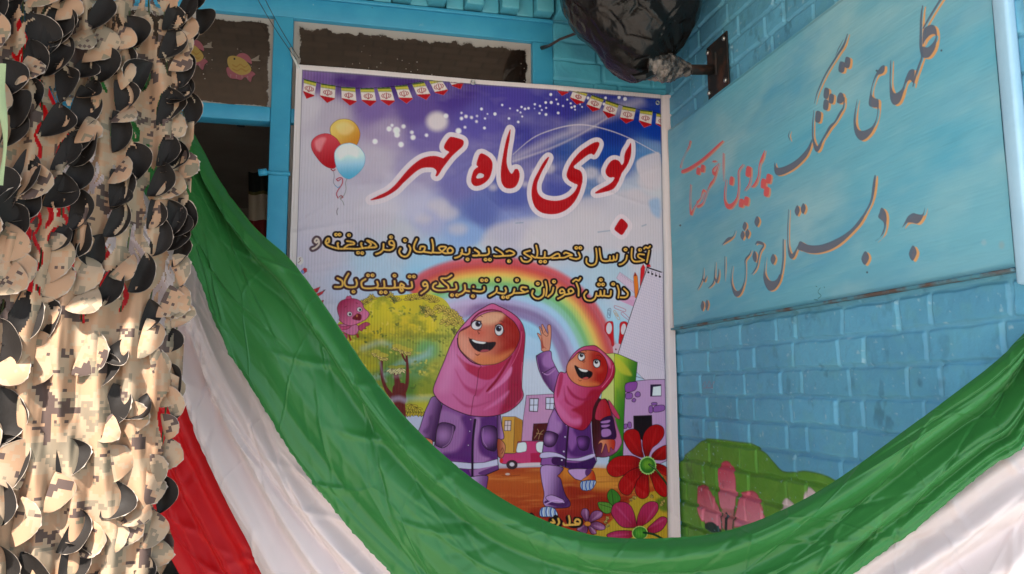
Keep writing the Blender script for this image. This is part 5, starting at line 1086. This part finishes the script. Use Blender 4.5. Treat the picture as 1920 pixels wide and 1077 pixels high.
for (s, z, L, W, dark, tilt, lift, side) in specs:
    if not dark or z < 1.62 or rn.random() < .2: continue
    dx, dz = SS-s-side*W*.22, ZZ-z; ct, st = math.cos(tilt), math.sin(tilt); x, y = dx*ct+dz*st, -dx*st+dz*ct
    hole |= (x/(W*.32))**2+(y/(L*.34))**2 < 1
for _ in range(170):
    s0, z0, a0 = rn.uniform(0, NL), rn.uniform(1.62, ZT), rn.uniform(-.3, .3); dx, dz = SS-s0, ZZ-z0; wv_ = dx+a0*dz+.006*np.sin(dz*90+s0*50)
    hole |= (wv_/rn.uniform(.0015, .004))**2+(dz/rn.uniform(.02, .045))**2 < 1
edge_w = NL-.018+.016*np.sin(ZZ*17)+.012*np.sin(ZZ*41+1)+.02*(ZZ-1.5)
keepv = (~hole) & (SS < edge_w)
keep = keepv[1:, 1:] & keepv[:-1, :-1] & keepv[1:, :-1] & keepv[:-1, 1:]
D = .010*np.sin(SS*2*math.pi/PITCH+2.5*np.sin(ZZ*9))+.03*(vnoise(nz_, ns, (50, 60), 81, 3)-.5)+.016*(vnoise(nz_, ns, (14, 60), 83, 3)-.5)+.006
P = NA*np.array([1, 1, 0])+nd*SS[..., None]+np.stack([np.zeros_like(ZZ), np.zeros_like(ZZ), ZZ], -1)+nn_*D[..., None]
grid('net_cloth', P, M_camo, net, uv=np.stack([SS, ZZ], -1), keep=keep)
def leaf_mesh(name, items, parent):
    """items: list of (P, uv, dark). Each leaf is a two sided sheet with a frayed pale rim"""
    V = []; Fc = []; mi = []; UV = []
    base = np.array(net.location)
    for P, uv, dark in items:
        nv, nu = P.shape[:2]; n0 = len(V); off = nn_*(-.0012)
        for lay in (0, 1):
            V += [tuple(p) for p in (P+off*lay-base).reshape(-1, 3)]; UV += [tuple(q) for q in uv.reshape(-1, 2)]
        N = nv*nu
        for lay in (0, 1):
            for j in range(nv-1):
                for i in range(nu-1):
                    a = n0+lay*N+j*nu+i; Fc.append([a, a+1, a+nu+1, a+nu]); mi.append((1 if dark else 0) if lay == 0 else (0 if dark else 1))
        rim0 = len(V)
        for i in range(nu):                                             # pale cut edge with loose threads
            e = P[nv-1, i]; ce = P[nv//2, i]; d_ = (e-ce); d_ = d_/max(np.linalg.norm(d_), 1e-5); k = rn.uniform(.0002, .0013) if rn.random() < .85 else rn.uniform(.0015, .004)
            V.append(tuple(e+nn_*.0006-base)); V.append(tuple(e+d_*k+nn_*.0004-base)); UV += [(0, 0), (0, 0)]
        for i in range(nu-1): Fc.append([rim0+2*i, rim0+2*i+1, rim0+2*i+3, rim0+2*i+2]); mi.append(2)
    me = bpy.data.meshes.new(name); me.from_pydata(V, [], Fc)
    for m_ in (M_camo, M_black, M_edge): me.materials.append(m_)
    me.polygons.foreach_set('material_index', mi); me.polygons.foreach_set('use_smooth', [True]*len(Fc))
    ul = me.uv_layers.new(name='UVMap'); ua = np.array(UV); li = np.zeros(len(me.loops), np.int32); me.loops.foreach_get('vertex_index', li); ul.data.foreach_set('uv', ua[li].reshape(-1).astype(np.float32))
    o = bpy.data.objects.new(name, me); return link(o, parent)
def vis(l):
    c = l[1].reshape(-1, 3).mean(0)-CAM; t = np.dot(c, _f); x = 960+FPX*np.dot(c, _r)/t; y = 538.5-FPX*np.dot(c, _u)/t; return 0 < x < 1920 and 0 < y < 1077
leaves.sort(key=lambda l: (not vis(l), rn.random()))
for l in leaves[:100]: leaf_mesh('leaf_flap', [l[1:]], net)
o = leaf_mesh('leaf_flaps', [l[1:] for l in leaves[100:]], net); o['kind'] = 'stuff'
print('leaves', len(leaves), sum(vis(l) for l in leaves))
# cords of the net
mb = MB()
for k in range(9):
    s = NL*(k+.5)/9; mb.tube([net_pt(s+.012*math.sin(z*7+k), z, -.022) for z in np.linspace(ZB, ZT, 30)], .0016, 5)
mb.build('net_cords', Mat('net_cord', (.10, .13, .06), .8, .2).m, net, True)

q = [at(5+5*math.sin(y*.03), y, 1.235) for y in range(120, 350, 12)]
rb = thing('ribbon', q[-1], 'narrow pale green ribbon hanging at the left edge in front of the net', 'ribbon')
V = []
for i, p in enumerate(q):
    a = .5*math.sin(i*.35); wd_ = .0075*(1-.5*(i/len(q)))
    dv = (_r*math.cos(a)+_f*math.sin(a))*wd_; V += [p-dv, p+dv*.3+_f*-.003, p+dv]
mesh('strip', V, [[3*i+k, 3*i+k+1, 3*i+4+k, 3*i+3+k] for i in range(len(q)-1) for k in (0, 1)], Mat('ribbon_satin', A(120, 134, 100), .6, .3).m, rb, True)
